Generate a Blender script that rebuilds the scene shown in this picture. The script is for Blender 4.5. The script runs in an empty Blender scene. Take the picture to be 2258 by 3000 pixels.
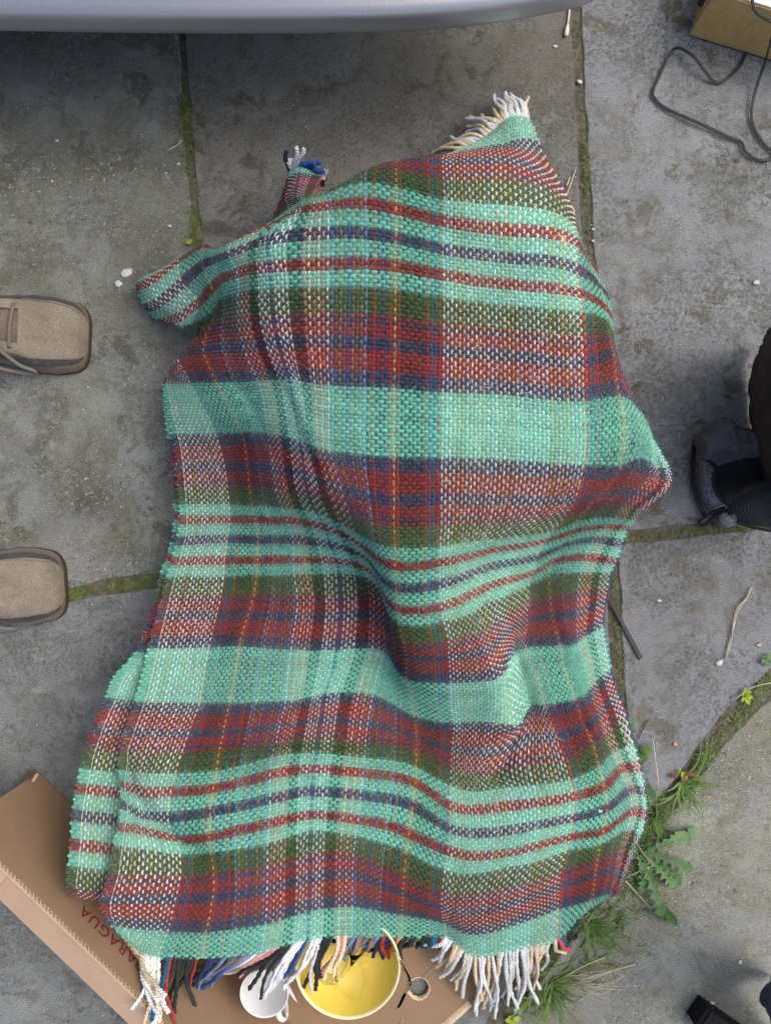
import bpy, bmesh, math, random
import numpy as np
from mathutils import Vector, Matrix, noise as mnoise
R = math.radians
random.seed(7); rng = np.random.default_rng(11)
scene = bpy.context.scene
COL = scene.collection

# ------------------------------------------------------------------ camera
CAM_H = 1.05            # metres above the paving
FPX = 2170.0            # focal length in photograph pixels (2258 x 3000)
CX, CY = 1129.0, 1500.0
cam_d = bpy.data.cameras.new('camera'); cam = bpy.data.objects.new('camera', cam_d); COL.objects.link(cam)
cam.location = (0, 0, CAM_H); cam.rotation_euler = (0, 0, 0)
cam_d.sensor_fit = 'VERTICAL'; cam_d.sensor_height = 24; cam_d.lens = 24 * FPX / 3000.0
cam_d.clip_start = 0.02; cam_d.clip_end = 200
scene.camera = cam
scene.render.resolution_x = 770; scene.render.resolution_y = 1024

# ------------------------------------------------------------------ sky, sun, exposure (bright overcast, light from the right)
SUN_EL, SUN_AZ = R(56), R(72)         # azimuth measured from +Y clockwise
world = bpy.data.worlds.new('World'); scene.world = world; world.use_nodes = True
wn = world.node_tree; wn.nodes.clear()
sky = wn.nodes.new('ShaderNodeTexSky'); sky.sky_type = 'NISHITA'; sky.sun_disc = False
sky.sun_elevation = SUN_EL; sky.sun_rotation = SUN_AZ
sky.air_density = 1.0; sky.dust_density = 6.0; sky.ozone_density = 1.0
bg = wn.nodes.new('ShaderNodeBackground'); bg.inputs['Strength'].default_value = 0.14
wo = wn.nodes.new('ShaderNodeOutputWorld')
wn.links.new(sky.outputs[0], bg.inputs['Color']); wn.links.new(bg.outputs[0], wo.inputs['Surface'])
sl = bpy.data.lights.new('sun', 'SUN'); sl.energy = .9; sl.angle = R(60); sl.color = (1, .95, .88)
so = bpy.data.objects.new('sun', sl); COL.objects.link(so)
sd = Vector((math.sin(SUN_AZ) * math.cos(SUN_EL), math.cos(SUN_AZ) * math.cos(SUN_EL), math.sin(SUN_EL)))
so.rotation_euler = sd.to_track_quat('Z', 'Y').to_euler(); so.location = sd * 4
scene.view_settings.view_transform = 'Standard'; scene.view_settings.look = 'None'
scene.view_settings.exposure = 0.30; scene.view_settings.gamma = 1.0
scene.view_settings.use_curve_mapping = False

def at(px, py, z=0.0):
    """world point at height z under photograph pixel (px, py)"""
    d = (CAM_H - z) / FPX
    return Vector(((px - CX) * d, -(py - CY) * d, z))

# ------------------------------------------------------------------ helpers
def lin(r, g, b):
    f = lambda c: ((c / 255 + .055) / 1.055) ** 2.4 if c > 10 else c / 255 / 12.92
    return (f(r), f(g), f(b))

def tag(o, label=None, cat=None, group=None, kind=None):
    if label: o['label'] = label
    if cat: o['category'] = cat
    if group: o['group'] = group
    if kind: o['kind'] = kind
    return o

def empty(name, loc=(0, 0, 0)):
    o = bpy.data.objects.new(name, None); COL.objects.link(o); o.location = loc; o.empty_display_size = .02
    return o

def link(name, me, mat, parent=None):
    o = bpy.data.objects.new(name, me); COL.objects.link(o)
    if mat: me.materials.append(mat)
    if parent:
        o.parent = parent
        o.matrix_parent_inverse = Matrix.Translation(-Vector(parent.location)) if parent.type == 'EMPTY' and parent.parent is None else Matrix.Identity(4)
    return o

def mk(name, verts, faces, mat, parent=None, smooth=True):
    me = bpy.data.meshes.new(name)
    me.from_pydata([tuple(v) for v in verts], [], [tuple(f) for f in faces]); me.update()
    if smooth: me.polygons.foreach_set('use_smooth', [True] * len(me.polygons))
    return link(name, me, mat, parent)

def mk_np(name, V, F, mat, parent=None, colors=None, smooth=True):
    """fast quad/tri mesh from numpy arrays"""
    k = F.shape[1]
    me = bpy.data.meshes.new(name)
    me.vertices.add(len(V)); me.vertices.foreach_set('co', np.ascontiguousarray(V, dtype=np.float32).ravel())
    me.loops.add(F.size); me.loops.foreach_set('vertex_index', np.ascontiguousarray(F, dtype=np.int32).ravel())
    me.polygons.add(len(F))
    me.polygons.foreach_set('loop_start', np.arange(0, F.size, k, dtype=np.int32))
    me.polygons.foreach_set('loop_total', np.full(len(F), k, dtype=np.int32))
    me.update(calc_edges=True)
    if smooth: me.polygons.foreach_set('use_smooth', np.ones(len(F), dtype=bool))
    if colors is not None:
        ca = me.color_attributes.new('Col', 'FLOAT_COLOR', 'POINT')
        c4 = np.ones((len(V), 4), dtype=np.float32); c4[:, :3] = colors
        ca.data.foreach_set('color', c4.ravel())
    return link(name, me, mat, parent)

def bm_obj(name, bm, mat, parent=None, smooth=True):
    me = bpy.data.meshes.new(name); bm.to_mesh(me); bm.free()
    if smooth: me.polygons.foreach_set('use_smooth', [True] * len(me.polygons))
    return link(name, me, mat, parent)

def catmull(pts, n=6, closed=False):
    pts = [Vector(p) for p in pts]; out = []; N = len(pts)
    rngs = range(N if closed else N - 1)
    for k in rngs:
        if closed: p0, p1, p2, p3 = pts[k - 1], pts[k], pts[(k + 1) % N], pts[(k + 2) % N]
        else:
            p1, p2 = pts[k], pts[k + 1]
            p0 = pts[k - 1] if k > 0 else p1 * 2 - p2
            p3 = pts[k + 2] if k + 2 < N else p2 * 2 - p1
        for s in range(n):
            t = s / n; t2 = t * t; t3 = t2 * t
            out.append(.5 * ((2 * p1) + (p2 - p0) * t + (2 * p0 - 5 * p1 + 4 * p2 - p3) * t2 + (3 * p1 - p0 - 3 * p2 + p3) * t3))
    if not closed: out.append(pts[-1].copy())
    return out

def tube_data(path, r, sides=6, flat=1.0, taper=None, cap=True):
    """verts, faces of a tube; r number or list"""
    V = []; F = []; n = len(path)
    up = Vector((0, 0, 1))
    for k, p in enumerate(path):
        t = (path[min(k + 1, n - 1)] - path[max(k - 1, 0)])
        if t.length < 1e-9: t = Vector((1, 0, 0))
        t.normalize()
        a = t.cross(up)
        if a.length < 1e-3: a = Vector((1, 0, 0))
        a.normalize(); b = a.cross(t)
        rr = r[k] if isinstance(r, (list, tuple)) else r
        for s in range(sides):
            an = 2 * math.pi * s / sides
            V.append(p + a * math.cos(an) * rr + b * math.sin(an) * rr * flat)
    for k in range(n - 1):
        for s in range(sides):
            s2 = (s + 1) % sides
            F.append((k * sides + s, k * sides + s2, (k + 1) * sides + s2, (k + 1) * sides + s))
    if cap:
        F.append(tuple(reversed(range(sides)))); F.append(tuple((n - 1) * sides + s for s in range(sides)))
    return V, F

def tube(name, path, r, mat, parent=None, sides=8, flat=1.0):
    V, F = tube_data(path, r, sides, flat)
    return mk(name, V, F, mat, parent)

def lathe(name, prof, mat, parent=None, seg=48, loc=(0, 0, 0), wob=None):
    """prof: list of (r, z)"""
    V = []; F = []; n = len(prof)
    for k, (r, z) in enumerate(prof):
        for s in range(seg):
            a = 2 * math.pi * s / seg
            rr = r * (wob(a, k / (n - 1)) if wob else 1)
            V.append((loc[0] + rr * math.cos(a), loc[1] + rr * math.sin(a), loc[2] + z))
    for k in range(n - 1):
        for s in range(seg):
            s2 = (s + 1) % seg
            F.append((k * seg + s, k * seg + s2, (k + 1) * seg + s2, (k + 1) * seg + s))
    o = mk(name, V, F, mat, parent)
    bm = bmesh.new(); bm.from_mesh(o.data); bmesh.ops.recalc_face_normals(bm, faces=bm.faces[:]); bm.to_mesh(o.data); bm.free()
    return o

def grid_patch(name, ctrl, mat, parent=None, n=8, thick=.002, wr=0.0, seed=0.0):
    """soft sheet through a grid of control points, with real thickness and small wrinkles"""
    rows = [catmull(r, n) for r in ctrl]
    cols = []
    for c in range(len(rows[0])): cols.append(catmull([rows[r][c] for r in range(len(rows))], n))
    W = len(cols); H = len(cols[0])
    P = np.array([[list(v) for v in c] for c in cols])
    du = np.gradient(P, axis=0); dv = np.gradient(P, axis=1)
    N = np.cross(du, dv); N /= (np.linalg.norm(N, axis=2, keepdims=True) + 1e-12)
    if N[:, :, 2].mean() < 0: N = -N
    if wr:
        w = np.array([[mnoise.noise(Vector((P[a, b, 0] * 55 + seed, P[a, b, 1] * 38, P[a, b, 2] * 38))) +
                       .5 * mnoise.noise(Vector((P[a, b, 0] * 120 + seed, P[a, b, 1] * 90, 0))) for b in range(H)] for a in range(W)])
        P = P + N * (w * wr)[:, :, None]
    V = np.concatenate([P.reshape(-1, 3), (P - N * thick).reshape(-1, 3)])
    F = []; idx = lambda a, b, l: l * W * H + a * H + b
    for a in range(W - 1):
        for b in range(H - 1):
            F.append((idx(a, b, 0), idx(a + 1, b, 0), idx(a + 1, b + 1, 0), idx(a, b + 1, 0)))
            F.append((idx(a, b, 1), idx(a, b + 1, 1), idx(a + 1, b + 1, 1), idx(a + 1, b, 1)))
    for a in range(W - 1):
        for b in (0, H - 1): F.append((idx(a, b, 0), idx(a, b, 1), idx(a + 1, b, 1), idx(a + 1, b, 0)))
    for b in range(H - 1):
        for a in (0, W - 1): F.append((idx(a, b, 0), idx(a, b + 1, 0), idx(a, b + 1, 1), idx(a, b, 1)))
    return mk_np(name, V, np.array(F), mat, parent)

# ------------------------------------------------------------------ materials
class NT:
    def __init__(s, name):
        s.m = bpy.data.materials.new(name); s.m.use_nodes = True
        s.t = s.m.node_tree; s.b = s.t.nodes['Principled BSDF']
        s.co = s.t.nodes.new('ShaderNodeTexCoord').outputs['Object']
    def n(s, typ, **kw):
        nd = s.t.nodes.new(typ)
        for k, v in kw.items(): setattr(nd, k, v)
        return nd
    def set(s, sock, v):
        if hasattr(v, 'is_linked'): s.t.links.new(v, sock)
        else: sock.default_value = v if not isinstance(v, tuple) or len(v) != 3 or sock.type != 'RGBA' else (*v, 1)
    def noise(s, scale, detail=4, rough=.55, dist=0, co=None):
        nd = s.n('ShaderNodeTexNoise'); s.t.links.new(co or s.co, nd.inputs['Vector'])
        nd.inputs['Scale'].default_value = scale; nd.inputs['Detail'].default_value = detail
        nd.inputs['Roughness'].default_value = rough; nd.inputs['Distortion'].default_value = dist
        return nd.outputs[0]
    def voro(s, scale, feature='F1', co=None, rand=1.0):
        nd = s.n('ShaderNodeTexVoronoi', feature=feature); s.t.links.new(co or s.co, nd.inputs['Vector'])
        nd.inputs['Scale'].default_value = scale; nd.inputs['Randomness'].default_value = rand
        return nd.outputs[0]
    def ramp(s, fac, a, b, ca=0.0, cb=1.0):
        nd = s.n('ShaderNodeMapRange'); nd.interpolation_type = 'SMOOTHSTEP'
        s.set(nd.inputs[0], fac); nd.inputs[1].default_value = a; nd.inputs[2].default_value = b
        nd.inputs[3].default_value = ca; nd.inputs[4].default_value = cb
        return nd.outputs[0]
    def mix(s, fac, a, b, mode='MIX'):
        nd = s.n('ShaderNodeMix', data_type='RGBA', blend_type=mode)
        s.set(nd.inputs[0], fac); s.set(nd.inputs[6], a); s.set(nd.inputs[7], b)
        return nd.outputs[2]
    def math(s, op, a, b=0.0):
        nd = s.n('ShaderNodeMath', operation=op); s.set(nd.inputs[0], a); s.set(nd.inputs[1], b)
        return nd.outputs[0]
    def mapping(s, scale=(1, 1, 1), loc=(0, 0, 0), rot=(0, 0, 0)):
        nd = s.n('ShaderNodeMapping'); s.t.links.new(s.co, nd.inputs[0])
        nd.inputs['Scale'].default_value = scale; nd.inputs['Location'].default_value = loc; nd.inputs['Rotation'].default_value = rot
        return nd.outputs[0]
    def bump(s, h, strength=.5, dist=.002, prev=None):
        nd = s.n('ShaderNodeBump'); s.set(nd.inputs['Height'], h)
        nd.inputs['Strength'].default_value = strength; nd.inputs['Distance'].default_value = dist
        if prev is not None: s.t.links.new(prev, nd.inputs['Normal'])
        return nd.outputs[0]
    def out(s, color=None, rough=None, normal=None, metal=None, spec=None, **kw):
        if color is not None: s.set(s.b.inputs['Base Color'], color)
        if rough is not None: s.set(s.b.inputs['Roughness'], rough)
        if metal is not None: s.set(s.b.inputs['Metallic'], metal)
        if spec is not None: s.set(s.b.inputs['Specular IOR Level'], spec)
        if normal is not None: s.t.links.new(normal, s.b.inputs['Normal'])
        for k, v in kw.items(): s.set(s.b.inputs[k], v)
        return s.m

def stone(name, base, pale, stain, off, patch=(.50, .56), granular=.5, stain_amt=.7, blue=.35, ochre=0.0):
    t = NT(name); co = t.mapping(loc=(off, off * 1.7, 0))
    col = t.mix(t.ramp(t.noise(6, 10, .72, .2, co), .36, .64), base, pale)
    # worn bluish patches of the split face, with a darker flaked rim
    rn = t.noise(6.5, 10, .64, .35, co)
    riv = t.ramp(rn, patch[0], patch[1])
    col = t.mix(t.math('MULTIPLY', riv, blue), col, lin(140, 144, 150))
    rim = t.math('MULTIPLY', t.ramp(rn, patch[0] - .03, patch[0]), t.ramp(rn, patch[0], patch[0] + .03, 1, 0))
    col = t.mix(t.math('MULTIPLY', rim, .35), col, stain)
    # damp, darker clouds and brown-green staining with its own outline
    col = t.mix(t.math('MULTIPLY', t.ramp(t.noise(3.1, 8, .66, .5, co), .48, .66), .26), col, tuple(x * .62 for x in stain))
    sn = t.noise(15, 10, .7, .5, co)
    st = t.ramp(sn, .53, .60); st2 = t.ramp(t.noise(3.3, 5, .6, .4, co), .38, .58)
    col = t.mix(t.math('MULTIPLY', t.math('MULTIPLY', st, st2), stain_amt), col, stain)
    col = t.mix(t.math('MULTIPLY', t.ramp(t.noise(40, 8, .75, .3, co), .50, .66), .28), col, stain)
    col = t.mix(t.math('MULTIPLY', t.ramp(t.noise(30, 8, .75, .2, co), .55, .68), .35), col, tuple(min(1, x * 1.35) for x in pale))
    if ochre: col = t.mix(t.math('MULTIPLY', t.ramp(t.noise(5, 9, .66, .6, co), .5, .62), ochre), col, lin(140, 132, 84))
    # crusty lichen grains, pale and dark, in drifts
    gm = t.ramp(t.noise(7, 9, .7, .3, co), .42, .58)
    g = t.ramp(t.noise(150, 6, .8, .1, co), .52, .60)
    col = t.mix(t.math('MULTIPLY', t.math('MULTIPLY', g, gm), granular), col, lin(196, 200, 188))
    dk = t.ramp(t.noise(130, 6, .8, 0, co), .54, .62)
    col = t.mix(t.math('MULTIPLY', t.math('MULTIPLY', dk, t.ramp(gm, 0, 1, .4, 1)), .65), col, lin(64, 64, 54))
    # scattered dark spots and bright specks
    sp = t.ramp(t.voro(30, co=co), .04, .12, 1, 0); spm = t.ramp(t.noise(13, 2, .5, 0, co), .56, .60)
    col = t.mix(t.math('MULTIPLY', t.math('MULTIPLY', sp, spm), .65), col, lin(66, 66, 58))
    wsp = t.ramp(t.voro(60, co=co), .02, .05, 1, 0); wm = t.ramp(t.noise(19, 2, .5, 0, co), .60, .63)
    col = t.mix(t.math('MULTIPLY', wsp, wm), col, lin(196, 200, 200))
    scn = t.noise(40, 3, .6, .2, t.mapping((1, 14, 1), (off, off, 0), (0, 0, R(30))))
    col = t.mix(t.math('MULTIPLY', t.ramp(scn, .67, .71), .35), col, lin(176, 180, 182))
    gr = t.noise(600, 4, .8, 0, co)
    col = t.mix(.7, col, t.ramp(gr, .25, .75), 'OVERLAY')
    nrm = t.bump(rn, .5, .010)
    nrm = t.bump(riv, .3, .0016, nrm)
    nrm = t.bump(t.math('ADD', sn, t.math('MULTIPLY', t.noise(70, 8, .75, 0, co), .6)), .6, .005, nrm)
    nrm = t.bump(t.math('ADD', t.math('MULTIPLY', g, gm), gr), .9, .0013, nrm)
    return t.out(col, t.ramp(sn, .3, .7, .62, .92), nrm, spec=.3)

def wool_mat(name):
    t = NT(name)
    a = t.n('ShaderNodeVertexColor', layer_name='Col').outputs['Color']
    nz = t.noise(900, 3, .6)
    a = t.mix(t.ramp(t.noise(9, 6, .65), .45, .75, 0, .22), a, lin(110, 104, 92))
    col = t.mix(.45, a, t.ramp(nz, .2, .8), 'OVERLAY')
    nrm = t.bump(nz, .6, .0008)
    m = t.out(col, .95, nrm, spec=.1)
    t.b.inputs['Sheen Weight'].default_value = .08; t.b.inputs['Sheen Roughness'].default_value = .5
    t.b.inputs['Sheen Tint'].default_value = (.9, 1, .97, 1)
    return m

def plain(name, col, rough=.6, bscale=0, bstr=.3, bdist=.001, var=.25, vscale=30, metal=0, spec=.4):
    t = NT(name)
    c = t.mix(t.ramp(t.noise(vscale, 5, .6), .3, .7, 0, var), col, tuple(x * .45 for x in col))
    nrm = t.bump(t.noise(bscale, 4, .6), bstr, bdist) if bscale else None
    return t.out(c, rough, nrm, metal, spec)

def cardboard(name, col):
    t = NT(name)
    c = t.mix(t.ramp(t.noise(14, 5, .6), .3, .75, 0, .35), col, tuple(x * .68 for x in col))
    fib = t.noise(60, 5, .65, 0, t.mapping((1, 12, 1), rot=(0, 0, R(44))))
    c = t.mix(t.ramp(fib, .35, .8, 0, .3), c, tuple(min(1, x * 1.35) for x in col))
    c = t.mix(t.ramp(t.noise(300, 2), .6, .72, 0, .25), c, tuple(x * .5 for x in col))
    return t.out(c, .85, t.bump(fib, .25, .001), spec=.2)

def leaf_mat(name, c1, c2):
    t = NT(name)
    inf = t.n('ShaderNodeObjectInfo').outputs['Random']
    c = t.mix(t.ramp(t.noise(60, 3), .3, .7), c1, c2)
    c = t.mix(t.math('MULTIPLY', inf, .35), c, tuple(x * .55 for x in c2))
    m = t.out(c, .55, t.bump(t.noise(400, 2), .3, .0006), spec=.3)
    t.b.inputs['Subsurface Weight'].default_value = .0
    return m

M = {}
M['stone_a'] = stone('stone_left', lin(114, 116, 106), lin(142, 147, 140), lin(84, 82, 64), 1.3, granular=.75, blue=.25)
M['stone_b'] = stone('stone_mid', lin(112, 111, 102), lin(130, 131, 126), lin(82, 77, 60), 4.1, granular=.3, blue=.3)
M['stone_c'] = stone('stone_right', lin(130, 134, 134), lin(148, 153, 156), lin(96, 92, 72), 7.7, patch=(.46, .5), granular=.2, stain_amt=.95, blue=.5)
M['stone_d'] = stone('stone_low', lin(120, 125, 124), lin(138, 143, 143), lin(94, 92, 78), 9.2, granular=.3, blue=.45)
M['stone_e'] = stone('stone_blue', lin(126, 130, 133), lin(142, 147, 153), lin(104, 98, 78), 12.4, patch=(.44, .48), granular=.15, stain_amt=.7, blue=.65)
M['stone_f'] = stone('stone_lichen', lin(138, 140, 130), lin(164, 168, 160), lin(116, 114, 82), 15.8, granular=1.0, stain_amt=.5, blue=.35, ochre=.3)
def soil_mat():
    t = NT('joint_soil')
    c = t.mix(t.ramp(t.noise(90, 6, .7), .35, .7), lin(86, 82, 70), lin(122, 120, 108))
    c = t.mix(t.ramp(t.noise(30, 5, .6), .5, .66, 0, .5), c, lin(84, 88, 54))
    return t.out(c, .95, t.bump(t.noise(160, 5, .7), .9, .004), spec=.15)
M['soil'] = soil_mat()
M['moss'] = leaf_mat('moss_green', lin(116, 124, 70), lin(82, 94, 50))
M['grass'] = leaf_mat('grass_green', lin(120, 148, 78), lin(88, 122, 58))
M['straw'] = plain('dry_straw', lin(204, 194, 164), .8, var=.4, vscale=80)
M['leaf'] = leaf_mat('weed_leaf', lin(108, 142, 92), lin(82, 116, 72))
M['leaf_dark'] = leaf_mat('weed_leaf_dark', lin(96, 130, 66), lin(66, 100, 50))
M['leaf_lime'] = leaf_mat('weed_leaf_lime', lin(168, 192, 60), lin(128, 160, 50))
M['leaf_red'] = plain('weed_leaf_red', lin(120, 84, 60), .6, var=.4)
M['wool'] = wool_mat('wool')
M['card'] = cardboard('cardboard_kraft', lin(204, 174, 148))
M['card_shade'] = cardboard('cardboard_inside_shaded', lin(146, 122, 98))  # darker kraft copy: shade inside the box is put into its colour
M['card_edge'] = cardboard('cardboard_cut', lin(222, 202, 170))
M['red_ink'] = plain('red_ink', lin(138, 42, 52), .8, var=.5, vscale=160)
M['ceramic'] = plain('white_ceramic', lin(236, 238, 238), .18, var=.04, spec=.5)
M['yellow_glaze'] = plain('yellow_glaze', lin(244, 216, 92), .2, var=.12, spec=.5)
M['cream_glaze'] = plain('cream_rim', lin(244, 236, 190), .2, var=.05, spec=.5)
M['paper'] = plain('paper', lin(235, 236, 236), .8, var=.05)
M['ink'] = plain('pencil_ink', lin(60, 62, 70), .8)
M['rubber'] = plain('black_rubber', lin(42, 43, 46), .45, 200, .3, .0004, .2)
M['cable'] = plain('black_cable', lin(46, 47, 52), .38, 0, var=.1)
M['chip'] = plain('white_chip', lin(206, 208, 208), .8, 500, .4, .001, .2, 200)
M['peach_chip'] = plain('peach_chip', lin(206, 168, 140), .8, 500, .4, .001, .2, 200)
def glass_mat():
    t = NT('clear_glass')
    return t.out((.97, .98, .98), .02, spec=.5, **{'Transmission Weight': 1.0, 'IOR': 1.12})
M['glass'] = glass_mat()
def suede(name, col):
    t = NT(name)
    c = t.mix(t.ramp(t.noise(22, 6, .65, .3), .3, .72), col, tuple(x * .66 for x in col))
    c = t.mix(t.ramp(t.noise(60, 4, .6), .55, .75, 0, .4), c, lin(128, 118, 104))
    g = t.noise(700, 3, .7)
    c = t.mix(.4, c, t.ramp(g, .25, .75), 'OVERLAY')
    return t.out(c, .95, t.bump(g, .5, .0008), spec=.1, **{'Sheen Weight': .2})
M['suede'] = suede('taupe_suede', lin(142, 134, 120))
M['suede_side'] = suede('taupe_suede_side', lin(118, 106, 92))
M['shoe_stripe'] = suede('grey_stripe', lin(76, 74, 77))
M['sole'] = plain('gum_sole', lin(76, 66, 54), .8, 120, .4, .001, .4)
M['lace'] = plain('grey_lace', lin(118, 112, 104), .9, 900, .5, .0006, .2, 300)
M['lining'] = plain('shoe_lining', lin(88, 80, 72), .95)
def paint():
    t = NT('silver_paint')
    fl = t.noise(1500, 2)
    c = t.mix(t.ramp(fl, .4, .6), lin(168, 171, 178), lin(188, 191, 198))
    m = t.out(c, .42, None, .55, .5)
    t.b.inputs['Coat Weight'].default_value = .6; t.b.inputs['Coat Roughness'].default_value = .12
    return m
M['paint'] = paint()
M['car_plastic'] = plain('car_dark_plastic', lin(44, 45, 48), .6, 300, .3, .0004)
def wood():
    t = NT('varnished_board')
    g = t.noise(26, 6, .6, .8, t.mapping((1, 9, 1), rot=(0, 0, R(-16))))
    c = t.mix(t.ramp(g, .3, .7), lin(204, 172, 118), lin(188, 154, 102))
    return t.out(c, .45, t.bump(g, .1, .0005), spec=.4)
M['wood'] = wood()
M['white_sky_gloss'] = plain('white_sky_gloss', lin(250, 250, 250), .12, var=.0, spec=.6)  # white stands in for sky mirrored in the glossy top
def fabric(name, col, scale=900, rough=.8, bs=.4):
    t = NT(name)
    wv = t.voro(scale)
    c = t.mix(t.ramp(wv, .1, .6), tuple(x * 1.5 for x in col), tuple(x * .6 for x in col))
    c = t.mix(t.ramp(t.noise(18, 4), .3, .7, 0, .35), c, tuple(x * .5 for x in col))
    return t.out(c, rough, t.bump(wv, bs, .0006), spec=.3)
M['bag'] = fabric('black_nylon', lin(50, 51, 57))
M['bag_brown'] = fabric('brown_black_canvas', lin(58, 49, 49))
M['bag_pouch'] = fabric('charcoal_nylon', lin(96, 97, 108), 700, .6)
M['bag_lining'] = fabric('silver_lining', lin(128, 130, 142), 260, .35, .8)
def mesh_fab():
    t = NT('honeycomb_net')
    v = t.voro(420, 'DISTANCE_TO_EDGE', t.mapping((1, 1.25, 1), rot=(0, 0, R(-25))), .12)
    e = t.ramp(v, .06, .16)
    c = t.mix(e, lin(92, 94, 104), lin(20, 20, 22))
    return t.out(c, .7, t.bump(t.ramp(v, .02, .25, 1, 0), .9, .002), spec=.3)
M['net'] = mesh_fab()
M['strap'] = fabric('webbing', lin(38, 38, 42), 600)
M['case'] = fabric('black_case_cloth', lin(34, 33, 36), 500, .75)
M['denim'] = fabric('blue_grey_cloth', lin(78, 82, 108), 700, .9)
M['tie'] = plain('black_plastic', lin(50, 52, 56), .5, 0, var=.2)
M['cotton'] = plain('cotton', lin(230, 224, 208), .95, 600, .5, .0008, .1)


# ================================================================== ground and paving
gv = [(-15, -15, -.003), (15, -15, -.003), (15, 15, -.003), (-15, 15, -.003)]
ground = mk('ground', gv, [(0, 1, 2, 3)], M['soil'], None, False); tag(ground, kind='structure')

def slab(poly, mat, px=True, top=0.0, jitter=.0016):
    pts = [at(x, y) if px else Vector((x, y, 0)) for x, y in poly]
    # resample with an uneven, chipped outline
    out = []
    n = len(pts)
    for k in range(n):
        a, b = pts[k], pts[(k + 1) % n]
        L = (b - a).length; m = max(1, int(L / .009)) if L < 3 else int(L / .05)
        for s in range(m):
            p = a.lerp(b, s / m)
            q = Vector((p.x * 28, p.y * 28, 3.1))
            d = Vector((mnoise.noise(q), mnoise.noise(q + Vector((9, 4, 2))), 0)) * jitter * 2.6
            q2 = q * 4
            d += Vector((mnoise.noise(q2), mnoise.noise(q2 + Vector((9, 4, 2))), 0)) * jitter
            out.append(p + d)
    for _ in range(2): out = [(out[k - 1] + out[k] * 2 + out[(k + 1) % len(out)]) / 4 for k in range(len(out))]
    n = len(out)
    area = sum(out[k].x * out[(k + 1) % n].y - out[(k + 1) % n].x * out[k].y for k in range(n))
    if area < 0: out.reverse()
    nor = []
    for k in range(n):
        t = out[(k + 1) % n] - out[k - 1]; v = Vector((-t.y, t.x, 0))
        nor.append(v.normalized() if v.length > 1e-9 else Vector((0, 0, 0)))
    V = []; F = []
    for off, z in ((0, -.035), (0, -.006), (.0008, -.003), (.0018, -.0009), (.0032, 0)):
        for k in range(n):
            w = .0006 * mnoise.noise(out[k] * 90) if z > -.03 else 0
            V.append(out[k] + nor[k] * off + Vector((0, 0, top + z + (w if z < 0 else 0))))
    for l in range(4):
        for k in range(n):
            k2 = (k + 1) % n
            F.append((l * n + k, l * n + k2, (l + 1) * n + k2, (l + 1) * n + k))
    F.append(tuple(4 * n + k for k in range(n)))
    o = mk('paving_slab', V, F, mat, ground)
    for p in o.data.polygons:
        if len(p.vertices) > 4: p.use_smooth = False
    return o

slab([(-900, -900), (514, -900), (526, 110), (541, 350), (560, 600), (574, 720), (588, 1100), (604, 1668), (460, 1686), (300, 1702), (190, 1734), (-900, 1860)], M['stone_a'])
slab([(532, -900), (541, 110), (557, 350), (576, 600), (590, 720), (626, 1662), (1000, 1640), (1768, 1562), (1735, 1000), (1704, 650), (1691, 400), (1678, 60), (1672, -900)], M['stone_b'])
slab([(1697, -900), (1700, 60), (1716, 400), (1732, 650), (1758, 1000), (1796, 1564), (2030, 1540), (2258, 1520), (3100, 1440), (3100, -900)], M['stone_c'])
slab([(-900, 1892), (190, 1766), (300, 1742), (460, 1722), (770, 1696), (810, 2300), (850, 3900), (-900, 3900)], M['stone_d'])
slab([(800, 1694), (1772, 1598), (1794, 2000), (1818, 2330), (1700, 2610), (1450, 2935), (1080, 3900), (885, 3900), (836, 2300)], M['stone_d'])
slab([(1806, 1594), (1830, 1590), (2050, 1567), (2258, 1545), (2500, 1518), (2320, 1890), (2228, 1995), (2120, 2090), (1955, 2315), (1868, 2410), (1842, 2300), (1828, 2000)], M['stone_e'])
slab([(2400, 2120), (2262, 2046), (2215, 2078), (2150, 2140), (1990, 2355), (1880, 2480), (1745, 2665), (1510, 2965), (1130, 3900), (3300, 3900), (3300, 2520)], M['stone_f'])
slab([(2536, 1530), (2352, 1905), (2250, 2016), (2400, 2088), (3300, 2480), (3300, 1450)], M['stone_e'])
# the paving goes on beyond the part in view
x0, x1, y0, y1 = at(-900, 0).x, at(3100, 0).x, at(0, 3900).y, at(0, -900).y
k = 0
for gx in np.arange(-4.5, 4.5, .62):
    for gy in np.arange(-4.5, 4.5, .74):
        if gx + .6 > x0 - .01 and gx < x1 + .12 and gy + .72 > y0 - .01 and gy < y1 + .01: continue
        if abs(gx) > 2.8 or abs(gy) > 3.2: continue
        slab([(gx, gy), (gx + .6, gy), (gx + .6, gy + .72), (gx, gy + .72)], M[('stone_a', 'stone_b', 'stone_c', 'stone_d')[k % 4]], False, top=-.002)
        k += 1
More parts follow.
